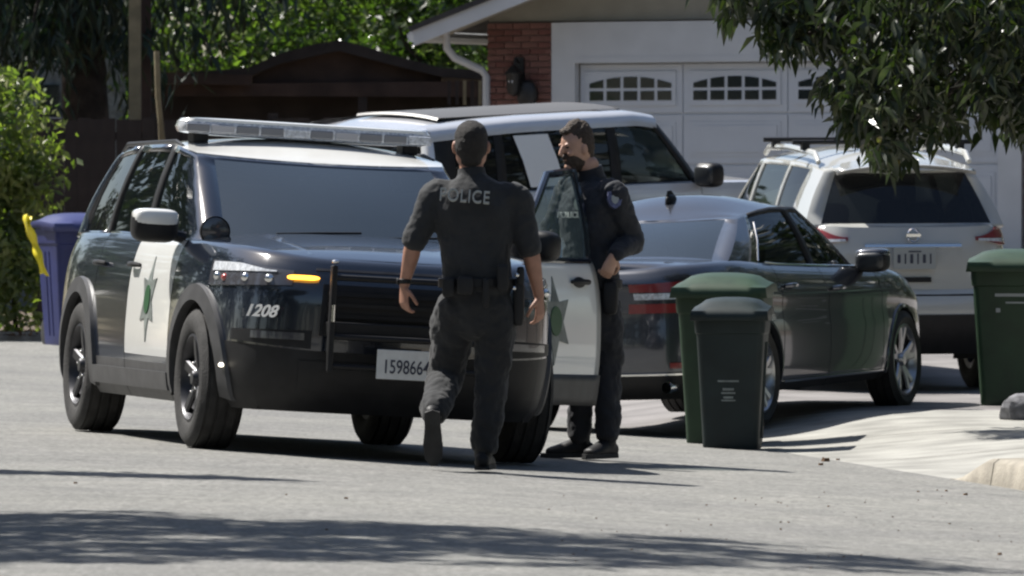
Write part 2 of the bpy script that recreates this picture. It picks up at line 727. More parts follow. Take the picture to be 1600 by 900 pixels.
# pale kerb and soil at the far left end of the street
P = []
for i in range(30):
    x = lerp(-26, -1.6, i / 29)
    P.append([(x, 78.9, gz(x, 78.9) - .01), (x, 78.93, gz(x, 78.9) + .08), (x, 79.3, gz(x, 78.9) + .085), (x, 79.32, gz(x, 78.9) - .05)])
k = MB()
k.grid(P)
tag(k.build('far_kerb', 'curb_concrete', angle=40), kind='structure')
sheet('far_verge', lambda Y: (-30, -1.25), fr(79.3, 120, 3), 'soil', .04, n=20, zf=lambda X, Y: gz(X, 79))


# ================================================================= CARS
class Shell:
    def __init__(s, zb, top, w, xf, xr, wx, nf=6, nr=8, xm=0.0, q0=.8):
        s.zb, s.nf, s.nr, s.xm, s.q0 = zb, nf, nr, xm, q0
        s.top, s.w, s.xf, s.xr, s.wx = map(pchip, (top, w, xf, xr, wx))

    def z(s, x, v):
        return s.zb + v * (s.top(x) - s.zb)

    def vof(s, x, z):
        return max(0, min(1, (z - s.zb) / (s.top(x) - s.zb)))

    def a(s, v, front):
        return s.xf(v) - s.xm if front else s.xm - s.xr(v)

    def hy(s, x, v):
        f = x > s.xm
        n = s.nf if f else s.nr
        r = min(abs(x - s.xm) / s.a(v, f), 1)
        return s.w(v) * s.wx(x) * (1 - r ** n) ** (1 / n)

    def side(s, x, z, side=1, off=0.0):
        return Vector((x, side * (s.hy(x, s.vof(x, z)) + off), z))

    def endt(s, front, t, z, side, off=0.0):
        n = s.nf if front else s.nr
        sg = 1 if front else -1
        x = s.xm + sg * s.a(.5, front)
        for _ in range(3):
            v = s.vof(x, z)
            a = s.a(v, front)
            x = s.xm + sg * a * math.cos(t) ** (2 / n)
        y = s.w(v) * s.wx(x) * math.sin(t) ** (2 / n) if t > 0 else 0
        # outward normal of the plan curve, roughly
        nx = sg * math.cos(t) ** (2 - 2 / n)
        ny = math.sin(t) ** (2 - 2 / n) if t > 0 else 0
        L_ = math.hypot(nx, ny) or 1
        return Vector((x + off * nx / L_, side * (y + off * ny / L_), z))

    def tq(s, q, front):
        n = s.nf if front else s.nr
        return math.asin(min(1, q) ** (n / 2))

    def tx(s, frac, front):
        n = s.nf if front else s.nr
        return math.acos(frac ** (n / 2))

    def strip(s, front, side, t0, t1, zlo, zhi, nu=14, nv=4, off=.01, thick=.03):
        """slab lying on the nose or tail, between plan angles t0..t1 (negative t: other side of the middle)"""
        mb = MB()

        def pt(u, v, o):
            t = lerp(t0, t1, u)
            zz = lerp(zlo(u) if callable(zlo) else zlo, zhi(u) if callable(zhi) else zhi, v)
            sd = side
            if t < 0:
                t, sd = -t, -side
            return s.endt(front, t, zz, sd, o)
        A = [[pt(i / nu, j / nv, off) for j in range(nv + 1)] for i in range(nu + 1)]
        B = [[pt(i / nu, j / nv, off - thick) for j in range(nv + 1)] for i in range(nu + 1)]
        mb.grid(A)
        mb.grid(B, flip=True)
        mb.grid([[A[i][0] for i in range(nu + 1)], [B[i][0] for i in range(nu + 1)]])
        mb.grid([[A[i][nv] for i in range(nu + 1)], [B[i][nv] for i in range(nu + 1)]])
        mb.grid([A[0], B[0]])
        mb.grid([A[nu], B[nu]])
        return mb

    def sstrip(s, side, x0, x1, zlo, zhi, nu=10, nv=4, off=.01, thick=.02):
        mb = MB()

        def pt(u, v, o):
            x = lerp(x0, x1, u)
            zz = lerp(zlo(u) if callable(zlo) else zlo, zhi(u) if callable(zhi) else zhi, v)
            return s.side(x, zz, side, o)
        A = [[pt(i / nu, j / nv, off) for j in range(nv + 1)] for i in range(nu + 1)]
        B = [[pt(i / nu, j / nv, off - thick) for j in range(nv + 1)] for i in range(nu + 1)]
        mb.grid(A)
        mb.grid(B, flip=True)
        mb.grid([[A[i][0] for i in range(nu + 1)], [B[i][0] for i in range(nu + 1)]])
        mb.grid([[A[i][nv] for i in range(nu + 1)], [B[i][nv] for i in range(nu + 1)]])
        mb.grid([A[0], B[0]])
        mb.grid([A[nu], B[nu]])
        return mb


def make_shell(root, S, seams, parts, arches, cowl, deck, crown_h, crown_d, paint, hoodmat=None, vrows=None, skip=lambda *a: False):
    """the lower body: stacked plan outlines, wheel arches cut, seams recessed.
    parts(x, v, side) -> (part name, material) ; arches: [(x, z, R)]"""
    xs = []
    xr_, xf_ = S.xr(1), S.xf(1)
    x = deckx = xr_ + .16
    base = []
    while x < xf_ - .16:
        base.append(round(x, 4))
        x += .045
    for b in base:
        if all(abs(b - q) > .02 for q in seams):
            xs.append((b, 0))
    for q in seams:
        xs += [(q - .006, 0), (q - .003, .014), (q + .003, .014), (q + .006, 0)]
    xs.sort(key=lambda p: -p[0])
    keys = [('F', S.q0 * i / 10) for i in range(11)] + [('FC', i / 8) for i in range(1, 8)]
    keys += [('S', p[0], p[1]) for p in xs]
    keys += [('RC', i / 7) for i in range(1, 7)] + [('R', S.q0 * i / 10) for i in range(10, -1, -1)]
    xs0, xs1 = xs[0][0], xs[-1][0]
    if vrows is None:
        vrows = [0, .03, .07, .11, .15, .19, .23, .27, .32, .37, .42, .47, .52, .57, .62, .67, .72, .77, .82, .86, .9, .93, .96, .98, 1.0]

    def pos(k, v):
        if k[0] in 'FR' and len(k[0]) == 1:
            fr_ = k[0] == 'F'
            n = S.nf if fr_ else S.nr
            a = S.a(v, fr_)
            x = S.xm + (1 if fr_ else -1) * a * (1 - k[1] ** n) ** (1 / n)
            return x, k[1] * S.w(v) * S.wx(x)
        if k[0] in ('FC', 'RC'):
            fr_ = k[0] == 'FC'
            n = S.nf if fr_ else S.nr
            a = S.a(v, fr_)
            t0 = math.asin(S.q0 ** (n / 2))
            xe = abs((xs0 if fr_ else xs1) - S.xm)
            t1 = math.acos(min(1, xe / a) ** (n / 2))
            u = k[1] if fr_ else 1 - k[1]
            t = lerp(t0, t1, u)
            x = S.xm + (1 if fr_ else -1) * a * math.cos(t) ** (2 / n)
            return x, S.w(v) * S.wx(x) * math.sin(t) ** (2 / n)
        return k[1], S.hy(k[1], v) - k[2]
    buckets = {}

    def put(name, mt, vs, side, x):
        if name == 'body' or name == 'tailgate':
            zn = 0
        elif 'door' in name or abs(x) < arches[0][0]:
            zn = side
        else:
            zn = 10 if x > 0 else -10
        b = buckets.setdefault((name, mt, zn), MB())
        b.add(vs, [tuple(range(len(vs)))])
    nk = len(keys)
    edge = {}
    for side in (1, -1):
        G = []
        for k in keys:
            col = []
            for v in vrows:
                x, y = pos(k, v)
                col.append(Vector((x, side * y, S.z(x, v))))
            x, y = pos(k, 1.0)
            ins = .05
            f = x > S.xm
            sx = (abs(x - S.xm) / S.a(1, f)) ** 5
            x2 = x - (ins if f else -ins) * sx
            col.append(Vector((x2, side * max(0, y - ins * min(1, y / .3)), S.z(x, 1) + .014)))
            G.append(col)
        dead = set()
        for (ax, az, AR) in arches:
            snap = {}
            for i in range(nk - 1):
                for j in range(len(vrows) - 1):
                    c = (G[i][j] + G[i + 1][j] + G[i][j + 1] + G[i + 1][j + 1]) / 4
                    if abs(c.x - ax) < AR + .1 and math.hypot(c.x - ax, c.z - az) < AR and abs(c.y) > .5:
                        dead.add((i, j))
            for i in range(nk):
                for j in range(len(vrows)):
                    p = G[i][j]
                    if abs(p.y) < .5:
                        continue
                    d = math.hypot(p.x - ax, p.z - az)
                    if d < AR + .028 and d > .05:
                        # vertices on the rim are moved onto the circle
                        adj = [(i - 1, j - 1), (i, j - 1), (i - 1, j), (i, j)]
                        al = [q not in dead and 0 <= q[0] < nk - 1 and 0 <= q[1] < len(vrows) for q in adj]
                        if any(al) and not all(al) and j > 0:
                            G[i][j] = Vector((ax + (p.x - ax) * AR / d, p.y, az + (p.z - az) * AR / d))
        nr = len(vrows)
        for i in range(nk - 1):
            for j in range(nr):
                if (i, j) in dead:
                    continue
                vs = [G[i][j], G[i + 1][j], G[i + 1][j + 1], G[i][j + 1]]
                c = (vs[0] + vs[1] + vs[2] + vs[3]) / 4
                v = 1.01 if j == nr - 1 else (vrows[j] + vrows[j + 1]) / 2
                if skip(c.x, v, side):
                    continue
                nm, mt = parts(c.x, v, side)
                put(nm, mt, vs if side < 0 else vs[::-1], side, c.x)
        edge[side] = [col[-1] for col in G]
    # hood and deck
    for (nm, cond, crown, mt) in (('hood', lambda x: x > cowl, crown_h, hoodmat or paint), ('deck_lid', lambda x: x < deck, crown_d, paint)):
        idx = [i for i in range(nk) if cond(edge[1][i].x)]
        if len(idx) < 2:
            continue
        rows = []
        for i in idx:
            p, q = edge[1][i], edge[-1][i]
            rows.append([(p.x, lerp(p.y, q.y, j / 16), p.z + crown(p.x) * (1 - abs(1 - 2 * j / 16) ** 2.4)) for j in range(17)])
        mb = MB()
        mb.grid(rows)
        mb.build(nm, mt, root, angle=50, recalc=False)
    for (nm, mt, zn), mb in buckets.items():
        if mt is None:
            continue
        mb.build(nm, mt, root, angle=50)
    return buckets


def make_cabin(root, S, g, paint, omit=()):
    """glasshouse and roof.  g: dict with windshield, rear glass, side keys"""
    V = [0, .05, .25, .45, .65, .82, .93, 1.0]
    gl = {}
    frame = {}
    ring = {}
    out = {}
    for side in (1, -1):
        cols, kinds = [], []
        zr = pchip(g['zr'])
        zcb = pchip(g['zbelt']) if 'zbelt' in g else (lambda x: S.top(x) - .01)

        def addcol(b, t, bul, kind):
            b, t = Vector(b), Vector(t)
            cols.append([b.lerp(t, v) + Vector(bul) * math.sin(PI * v) for v in V])
            kinds.append(kind)
        nq = 8
        bow = g['bow']
        for i in range(nq + 1):
            q = i / nq
            b = (g['xw0'] - bow * q * q, side * q * g['ww0'], lerp(g['zw0'], zcb(g['xw0'] - bow) + .0, q ** 3))
            t = (g['xw1'] - bow * .8 * q * q, side * q * g['ww1'], zr(g['xw1'] - bow * .8 * q * q) + g.get('hc', .03) * (1 - q * q))
            addcol(b, t, (.03 * (1 - q), 0, .02), 'windshield' if i < nq else g['side'][0][2])
        # side columns, starting behind the A pillar corner
        prev = None
        ks = g['side']
        for m_, (x0, x1, kd) in enumerate(ks):
            if m_ == 0:
                continue
            p0 = ks[m_ - 1]
            steps = 3 if abs(x0 - p0[0]) > .4 else 1
            for st in range(1, steps + 1):
                f = st / steps
                xa, xb = lerp(p0[0], x0, f), lerp(p0[1], x1, f)
                b = (xa, side * g['wb'](xa), zcb(xa))
                t = (xb, side * g['wt'](xb), zr(xb))
                addcol(b, t, (0, side * .022, 0), kd if st == steps else p0[2])
        rb = g['rbow']
        for i in range(nq - 1, -1, -1):
            q = i / nq
            b = (g['xr0'] + rb * (q * q - 0), side * q * g['wr0'], lerp(g['zr0'], zcb(g['xr0'] + rb), q ** 3))
            xt = g['xr1'] + rb * .8 * q * q
            t = (xt, side * q * g['wr1'], zr(xt) + g.get('hc', .03) * (1 - q * q))
            addcol(b, t, (-.025 * (1 - q), 0, .015), 'rear_window')
        n = len(cols)
        for i in range(n - 1):
            kd = kinds[i]
            for j in range(len(V) - 1):
                vs = [cols[i][j], cols[i + 1][j], cols[i + 1][j + 1], cols[i][j + 1]]
                isglass = kd in ('windshield', 'rear_window') or kd.startswith('g_')
                pane = isglass and 1 <= j <= len(V) - 3
                if kd == 'windshield' and i >= nq - 1:
                    pane = pane and False
                if kd == 'rear_window' and i <= n - nq - 1:
                    pane = pane and False
                vv = vs if side < 0 else vs[::-1]
                if pane:
                    nm = kd[2:] if kd.startswith('g_') else kd
                    if (nm, side) in omit:
                        out.setdefault(nm, []).append(vs)
                        continue
                    ky = (nm, side if kd.startswith('g_') else 0)
                    c = sum(vs, Vector()) / 4
                    gl.setdefault(ky, MB()).add([v_ - Vector((0, side * .012, 0)) if kd.startswith('g_') else v_ for v_ in vv], [(0, 1, 2, 3)])
                else:
                    if (kd[2:], side) in omit and kd.startswith('g_') and (0 <= j <= 0):
                        continue
                    mt = paint
                    if kd == 'black' or (kd.startswith('g_') and g.get('blackframe')):
                        mt = 'black_plastic'
                    if kd in ('windshield', 'rear_window') and (i >= nq - 1 and kd == 'windshield' and g.get('apaint')):
                        mt = g['apaint']
                    frame.setdefault((mt, side if mt == 'black_plastic' else 0), MB()).add(vv, [(0, 1, 2, 3)])
        ring[side] = [c[-1] for c in cols]
    for (mt, fs_), mb in frame.items():
        mb.build('cabin_frame' if mt != 'black_plastic' else 'window_surround', mt, root, angle=35, solid=.03)
    for (nm, sd), mb in gl.items():
        gm = g['glass'].get(nm, 'glass_side')
        mb.build(nm, gm, root, angle=60)
    rows = []
    for i in range(len(ring[1])):
        p, q = ring[1][i], ring[-1][i]
        rows.append([(p.x, lerp(p.y, q.y, j / 18), p.z + g['crown'] * smooth01((ring[1][0].x - p.x) / .75 + .05) * smooth01((p.x - ring[1][-1].x) / .6 + .1) * (1 - abs(1 - 2 * j / 18) ** 2.2)) for j in range(19)])
    mb = MB()
    mb.grid(rows)
    mb.build('roof', g.get('roofmat', paint), root, angle=60, recalc=False)
    return out, ring


def arch_trim(root, S, ax, az, AR, side, width, mt, off=.018, a0=-12, a1=192, name='wheel_arch_trim', zmin=None):
    mb = MB()
    A, B, C_ = [], [], []
    for i in range(33):
        an = R(lerp(a0, a1, i / 32))
        for (lst, rr, of) in ((A, AR - .004, off), (B, AR + width, off * .8), (C_, AR + width + .006, -.01)):
            x, z = ax + rr * math.cos(an), az + rr * math.sin(an)
            z = max(z, S.zb - .02)
            lst.append(S.side(x, z, side, of))
    D = [Vector((p.x, p.y - side * .05, p.z)) for p in A]
    mb.grid([D, A, B, C_])
    return mb.build(name, mt, root, angle=50)


def wheel_well(root, S, ax, az, AR, side, depth=.36):
    mb = MB()
    A, B = [], []
    for i in range(25):
        an = R(lerp(-20, 200, i / 24))
        p = S.side(ax + AR * math.cos(an), max(az + AR * math.sin(an), .2), side, -.01)
        A.append(p)
        B.append(Vector((p.x, side * (abs(p.y) - depth), p.z)))
    mb.grid([A, B])
    c = Vector((ax, B[12].y, az))
    for i in range(24):
        mb.add([B[i], B[i + 1], c], [(0, 1, 2)])
    mb.build('wheel_well', 'underbody', root)


def make_wheel(root, pos, side, Rt, W, rimR, style, tyre='dark_rubber', steer=0.0):
    """one wheel: tyre, rim, spokes, hub"""
    wr = empty('wheel')
    wr.parent = root
    wr.location = pos
    wr.rotation_euler = (0, 0, steer)
    h = W / 2
    sd = side
    mb = MB()
    prof = [(rimR - .01, -h * .78), (rimR + .012, -h * .92), (lerp(rimR, Rt, .5), -h * 1.03), (Rt - .03, -h * .95), (Rt - .008, -h * .80)]
    for g_ in (-.5, -.17, .17, .5):
        prof += [(Rt, h * (g_ - .05) * 1.4), (Rt - .009, h * (g_ - .03) * 1.4), (Rt - .009, h * (g_ + .03) * 1.4), (Rt, h * (g_ + .05) * 1.4)]
    prof += [(Rt - .008, h * .80), (Rt - .03, h * .95), (lerp(rimR, Rt, .5), h * 1.03), (rimR + .012, h * .92), (rimR - .01, h * .78)]
    mb.lathe(prof, 44)
    mb.build('tyre', tyre, wr, angle=35)
    rm = {'police': 'dark_steel', 'sport': 'steel', 'plain': 'steel'}[style]
    mb = MB()
    mb.lathe([(rimR, sd * h * .86), (rimR - .014, sd * h * .9), (rimR - .03, sd * h * .7), (rimR - .045, sd * h * .1), (rimR - .05, -sd * h * .7), (rimR, -sd * h * .8)], 40)
    rim = mb.build('rim', rm, wr, angle=30)
    rim.parent = wr
    dk = MB()
    dk.lathe([(0.0, -sd * h * .1), (rimR - .05, -sd * h * .1)], 28)
    dk.lathe([(0.05, sd * h * .12), (.16, sd * h * .12), (.16, sd * h * .02)], 28)
    dk.build('brake_disc', 'underbody', wr)
    n = {'police': 5, 'sport': 5, 'plain': 6}[style]
    for k in range(n):
        a = 2 * PI * k / n + .3
        sp = MB()
        pairs = ((-.16, -.10), (.10, .16)) if style == 'sport' else ((-.20, .20),)
        for (p0, p1) in pairs:
            r0, r1 = .045, rimR - .025
            w0, w1 = (.055, .045) if style == 'sport' else (.06, .075)
            am = a + (p0 + p1) / 2 * (1.6 if style == 'sport' else 0)
            a0 = a if style == 'sport' else am
            d0 = Vector((math.cos(a0), 0, math.sin(a0)))
            d1 = Vector((math.cos(am), 0, math.sin(am)))
            t1 = Vector((-math.sin(am), 0, math.cos(am)))
            yo, yi = sd * h * .55, sd * h * .8
            q = []
            for (d_, r_, w_, y_) in ((d0, r0, w0, sd * h * .6), (d0.lerp(d1, .6), lerp(r0, r1, .5), lerp(w0, w1, .5), sd * h * .72), (d1, r1, w1, yi)):
                c = d_ * r_
                q.append([c - t1 * w_ / 2 + Vector((0, y_ - sd * .012, 0)), c - t1 * w_ / 2 * .7 + Vector((0, y_, 0)), c + t1 * w_ / 2 * .7 + Vector((0, y_, 0)), c + t1 * w_ / 2 + Vector((0, y_ - sd * .012, 0)), c + Vector((0, y_ - sd * .035, 0))])
            for i in range(2):
                for j in range(5):
                    jj = (j + 1) % 5
                    sp.add([q[i][j], q[i + 1][j], q[i + 1][jj], q[i][jj]], [(0, 1, 2, 3)])
        o = sp.build('spoke', rm, wr, angle=30)
        o.parent = rim
        o.matrix_parent_inverse = Matrix.Identity(4)
    hb = MB()
    hb.lathe([(0.0, sd * h * .84), (.036, sd * h * .82), (.045, sd * h * .7), (.05, sd * h * .4)], 20)
    hb.build('hub_cap', rm, wr, angle=40).parent = rim
    if style == 'police':
        for k in range(5):
            a = 2 * PI * k / 5 + .5
            ln = MB()
            ln.ell((.085 * math.cos(a), sd * h * .68, .085 * math.sin(a)), (.008, .014, .008), n=(8, 5))
            ln.build('lug_nut', 'chrome', wr).parent = rim
    return wr


def seats(root, xs, zb, mt='seat_cloth', yw=.40, zt=.62):
    for x in xs:
        for y in (-yw, yw):
            mb = MB()
            mb.ell((x + .18, y, zb + .08), (.27, .25, .1), e=.5)
            mb.ell((x - .12, y, zb + zt * .55), (.1, .25, zt * .42), e=.5, rot=Matrix.Rotation(R(-12), 3, 'Y'))
            mb.ell((x - .2, y, zb + zt * 1.08), (.06, .13, .09), e=.6)
            mb.build('seat', mt, root)


def place_car(root, X, Y, rz, wb2, tr, scale=(1, 1, 1)):
    f = Vector((math.cos(rz), math.sin(rz)))
    l = Vector((-f.y, f.x))
    hs = {}
    for a in (1, -1):
        for b in (1, -1):
            p = Vector((X, Y)) + f * a * wb2 + l * b * tr
            hs[(a, b)] = gz(p.x, p.y)
    sf = (hs[1, 1] + hs[1, -1] - hs[-1, 1] - hs[-1, -1]) / (4 * wb2)
    sl = (hs[1, 1] + hs[-1, 1] - hs[1, -1] - hs[-1, -1]) / (4 * tr)
    zc = sum(hs.values()) / 4
    ex = Vector((f.x, f.y, sf)).normalized()
    ey = Vector((l.x, l.y, sl))
    ey = (ey - ex * ey.dot(ex)).normalized()
    ez = ex.cross(ey)
    m = Matrix((ex, ey, ez)).transposed().to_4x4()
    m.translation = Vector((X, Y, zc + .002))
    root.matrix_world = m @ Matrix.Diagonal((*scale, 1))
    return m


def mirror_part(root, x, y, z, side, mt_top, mt='black_plastic', size=(.09, .13, .085)):
    mb = MB()
    mb.ell((x, y + side * (size[1] + .02), z), size, e=.55, n=(20, 12))
    o = mb.build('side_mirror', [mt], root)
    if mt_top:
        m2 = MB()
        m2.ell((x + .006, y + side * (size[1] + .02), z + .042), (size[0] * 1.0, size[1] * .98, size[2] * .58), e=.55, n=(20, 12))
        m2.build('mirror_cap', mt_top, root).parent = o
    m3 = MB()
    m3.ell((x - .035, y + side * (size[1] + .02), z), (size[0] * .75, size[1] * .88, size[2] * .82), e=.5, n=(20, 12))
    m3.build('mirror_glass', 'mirror_dark', root).parent = o
    m4 = MB()
    m4.tube([(x, y - side * .03, z - .06), (x, y + side * .08, z - .04)], [.035, .03])
    m4.build('mirror_arm', mt, root).parent = o
    return o


def handle(root, S, x, z, side, mt, L_=.2):
    mb = MB()
    p0 = S.side(x - L_ / 2, z, side, .008)
    p1 = S.side(x - L_ / 3, z + .003, side, .035)
    p2 = S.side(x + L_ / 3, z + .003, side, .035)
    p3 = S.side(x + L_ / 2, z, side, .008)
    mb.tube([p0, p1, p2, p3], [.012, .016, .016, .012], n=8)
    mb.build('door_handle', mt, root)


def star_poly(n, r0, r1, rot=PI / 2):
    return [((r0 if i % 2 == 0 else r1) * math.cos(rot + PI * i / n), (r0 if i % 2 == 0 else r1) * math.sin(rot + PI * i / n)) for i in range(2 * n)]
# ---------------------------------------------------------------- police patrol SUV
def police_suv():
    root = empty('police_suv')
    tag(root, 'black and white police patrol SUV with roof light bar and open driver door', 'police car')
    W = 1.0
    S = Shell(.24,
              [(-2.62, 1.10), (-2.3, 1.16), (-1.0, 1.165), (.6, 1.14), (1.2, 1.14), (1.7, 1.125), (2.1, 1.10), (2.3, 1.07), (2.43, 1.035)],
              [(0, .935), (.08, .975), (.2, .99), (.4, 1.0), (.6, .995), (.74, .985), (.86, .965), (.95, .94), (1, .915)],
              [(0, 2.30), (.12, 2.37), (.3, 2.42), (.5, 2.43), (.75, 2.43), (.9, 2.40), (1, 2.33)],
              [(0, -2.50), (.15, -2.58), (.4, -2.62), (.8, -2.59), (1, -2.50)],
              [(-2.6, .97), (-1.9, 1.0), (1.7, 1.0), (2.43, .985)], nf=5.2, nr=8)
    AR = .435
    arches = [(1.51, .385, AR), (-1.51, .385, AR)]
    seams = [.93, -.20, -1.12]

    def parts(x, v, side):
        if v < .25 and -1.1 < x < 1.1:
            return 'rocker_cladding', 'grey_plastic'
        if v < .16:
            return 'bumper_skirt', 'black_plastic'
        if .25 < v < .995 and -.194 < x < .924:
            return ('front_door', 'police_white') if side < 0 else ('gone', None)
        if .25 < v < .995 and -1.114 < x < -.206:
            return 'rear_door', 'police_black'
        if x > 1.9 and v < .42:
            return 'front_bumper', 'black_plastic'
        return 'body', 'police_black'

    def skip(x, v, side):
        return side > 0 and v > .25 and v < .995 and -.2 < x < .93
    make_shell(root, S, seams, parts, arches, .72, -2.3, lambda x: .065 * smooth01((2.43 - x) / 1.2), lambda x: 0, 'police_black', skip=skip)
    g = dict(xw0=1.08, xw1=.30, bow=.14, ww0=.81, ww1=.72, zw0=1.19,
             zr=[(-2.3, 1.60), (-1.9, 1.655), (-1.2, 1.69), (-.3, 1.695), (.1, 1.66), (.35, 1.615)],
             side=[(.94, .19, 'pillar'), (.80, .12, 'g_side_window'), (-.13, -.14, 'black'), (-.25, -.25, 'g_side_window2'), (-1.20, -1.08, 'black'),
                   (-1.30, -1.18, 'g_quarter_window'), (-2.12, -1.82, 'pillar'), (-2.38, -2.06, 'pillar')],
             wb=pchip([(-2.4, .85), (-1.2, .90), (.5, .90), (.8, .87), (.94, .81)]), wt=pchip([(-2.1, .69), (-1.5, .735), (-.5, .76), (0, .76), (.19, .72)]),
             xr0=-2.5, xr1=-2.16, rbow=.12, wr0=.80, wr1=.66, zr0=1.14, crown=.07, hc=.0,
             glass={'windshield': 'glass_front', 'side_window': 'glass_side', 'side_window2': 'glass_side', 'quarter_window': 'glass_privacy', 'rear_window': 'glass_privacy'},
             roofmat='police_white', blackframe=False)
    out, ring = make_cabin(root, S, g, 'police_black', omit={('side_window', 1)})
    for c in root.children:
        if c.name.startswith('side_window2'):
            c.name = 'side_window'
    for sd in (1, -1):
        for (ax, az, ar) in arches:
            arch_trim(root, S, ax, az, AR, sd, .085, 'grey_plastic', off=.028)
            wheel_well(root, S, ax, az, AR, sd)
        make_wheel(root, (1.51, sd * .875, .385), sd, .383, .255, .245, 'police', 'dusty_rubber')
        make_wheel(root, (-1.51, sd * .875, .385), sd, .383, .255, .245, 'police', 'dusty_rubber')
    # the floor of the car and axle lumps seen below
    mb = MB()
    mb.box((0, 0, .27), (4.3, 1.5, .06))
    mb.box((1.9, 0, .30), (.5, 1.3, .08))
    mb.box((-1.5, 0, .30), (.3, 1.2, .10))
    mb.box((1.5, 0, .28), (.25, 1.3, .10))
    mb.build('underbody', 'underbody', root, smooth=False)
    mb = MB()
    mb.box((-.3, 0, .45), (3.2, 1.66, .04))
    mb.box((.86, 0, .95), (.30, 1.5, .34))
    mb.build('dashboard', 'cabin_dark', root, smooth=False)
    mb = MB()
    mb.box((-1.9, 0, .9), (.05, 1.5, .8))
    mb.box((-.55, 0, 1.05), (.03, 1.5, .9))
    mb.build('partition', 'cabin_dark', root, smooth=False)
    seats(root, [-.1, -.95], .62)
    mb = MB()
    mb.lathe([(.17, 0), (.185, .012), (.17, .024)], 24, axis='x', c=(.52, .38, 1.02))
    mb.build('steering_wheel', 'cabin_dark', root)
    for sd in (1, -1):
        # side step highlight on the sill
        S.sstrip(sd, -1.0, 1.0, .30, .40, off=.03, thick=.04).build('running_board', 'grey_plastic', root)
        handle(root, S, -1.0, .99, sd, 'black_plastic')
        # roof rails
        mb = MB()
        mb.tube([(-.1, sd * .74, 1.68), (-.3, sd * .735, 1.71), (-1.7, sd * .71, 1.70), (-1.95, sd * .69, 1.64)], .014)
        mb.build('roof_rail', 'black_plastic', root)
    handle(root, S, -.07, .99, -1, 'black_plastic')
    # ---- nose
    t = lambda q: S.tq(q, True)
    for sd in (1, -1):
        hl = S.strip(True, sd, .36, 1.16, lambda u: lerp(.925, .905, u), lambda u: lerp(1.005, 1.045, u), 24, 6, .010, .05)
        h = hl.build('headlight', 'smoked_lens', root)
        S.strip(True, sd, .50, 1.13, lambda u: lerp(.995, .985, u), lambda u: lerp(1.002, 1.035, smooth01(u * 1.5)), 18, 3, .016, .02).build('headlight_strip', 'clear_lens', root).parent = h
        im = MB()
        im.ell(S.endt(True, 1.0, .948, sd, -.004), (.03, .03, .024), n=(12, 8))
        im.build('indicator', 'turn_lens' if sd < 0 else 'clear_lens', root).parent = h
        for k, q in enumerate((.55, .78, 1.08)):
            lm = MB()
            c = S.endt(True, q, .955, sd, -.006)
            lm.ell(c, (.03, .035, .028), n=(12, 8))
            lm.build('headlight_lamp', 'chrome', root).parent = h
        # lower fog light recess with pale bar
        S.strip(True, sd, t(.54), t(.90), lambda u: lerp(.585, .615, u), lambda u: lerp(.685, .675, u), 14, 3, .006, .04).build('fog_light_surround', 'black_plastic', root)
        S.strip(True, sd, t(.58), t(.83), lambda u: .63, lambda u: .67, 12, 3, .016, .03).build('fog_light', 'smoked_lens', root)
    S.strip(True, 1, -t(.50), t(.50), .66, .94, 26, 8, .010, .04).build('grille', 'black_plastic', root)
    for z in (.70, .76, .82, .88):
        S.strip(True, 1, -t(.47), t(.44), z, z + .022, 20, 1, .03, .03).build('grille_bar', 'black_plastic', root)
    S.strip(True, 1, -t(.60), t(.60), .36, .52, 26, 5, .008, .04).build('lower_grille', 'black_plastic', root)
    S.strip(True, 1, -t(.55), t(.55), 1.012, 1.025, 26, 1, .006, .02).build('hood_edge', 'dark_steel', root)
    # hood ridges
    for sd in (1, -1):
        mb = MB()
        P = []
        for i in range(13):
            x = lerp(2.2, .85, i / 12)
            yc = sd * lerp(.50, .60, i / 12)
            hgt = .012 * math.sin(PI * i / 12)
            zc = S.top(x) + .014 + .065 * smooth01((2.43 - x) / 1.2) * (1 - abs(yc / .87) ** 2.4)
            P.append([(x, yc - .05, zc - .012 + hgt * .3), (x, yc, zc - .008 + hgt * 1.6), (x, yc + .06, zc - .016 + hgt * .3)])
        mb.grid(P)
        mb.build('hood_ridge', 'police_black', root)
    # amber lamp lit on the grille edge
    am = S.strip(True, -1, t(.53), t(.70), lambda u: .957 + .008 * abs(2 * u - 1) ** 6, lambda u: .982 - .008 * abs(2 * u - 1) ** 6, 16, 2, .022, .03)
    am.build('amber_warning_light', 'orange_lit', root)
    fm = MB()
    p = S.side(1.51 + .50, .47, -1, .03)
    fm.ell(p, (.035, .014, .012), n=(10, 6))
    fm.build('arch_reflector', 'reflector_glow', root)  # emission puts the reflector's glint into the material, it is no lamp
    # push bumper
    pbx = 2.56
    pb = MB()
    uprights = []
    for y in (-.46, .46):
        q = MB()
        q.box((pbx, y, .755), (.05, .032, .58))
        uprights.append(q.build('upright', 'black_plastic', root, smooth=False, bevel=.008))
    pb.box((pbx - .09, 0, .70), (.14, .95, .08))
    pbo = pb.build('push_bumper', 'black_plastic', root, smooth=False, bevel=.008)
    for u_ in uprights:
        u_.parent = pbo
    for z in (.50, .66, .98):
        q = MB()
        q.tube([(pbx, -.46, z), (pbx + .01, 0, z), (pbx, .46, z)], .017)
        q.build('crossbar', 'black_plastic', root).parent = pbo
    q = MB()
    for y in (-.46, .46):
        q.tube([(pbx + .03, y, .74), (pbx + .03, y, .83)], .009)
        q.ell((pbx + .02, y, 1.065), (.02, .02, .012))
    q.build('reflector', 'chrome', root).parent = pbo
    # wing loops beside the push bumper
    # licence plate
    pm_ = MB()
    pm_.box((pbx + .035, -.04, .525), (.008, .33, .16))
    pl = pm_.build('license_plate', 'plate_white', root, smooth=False, bevel=.003)
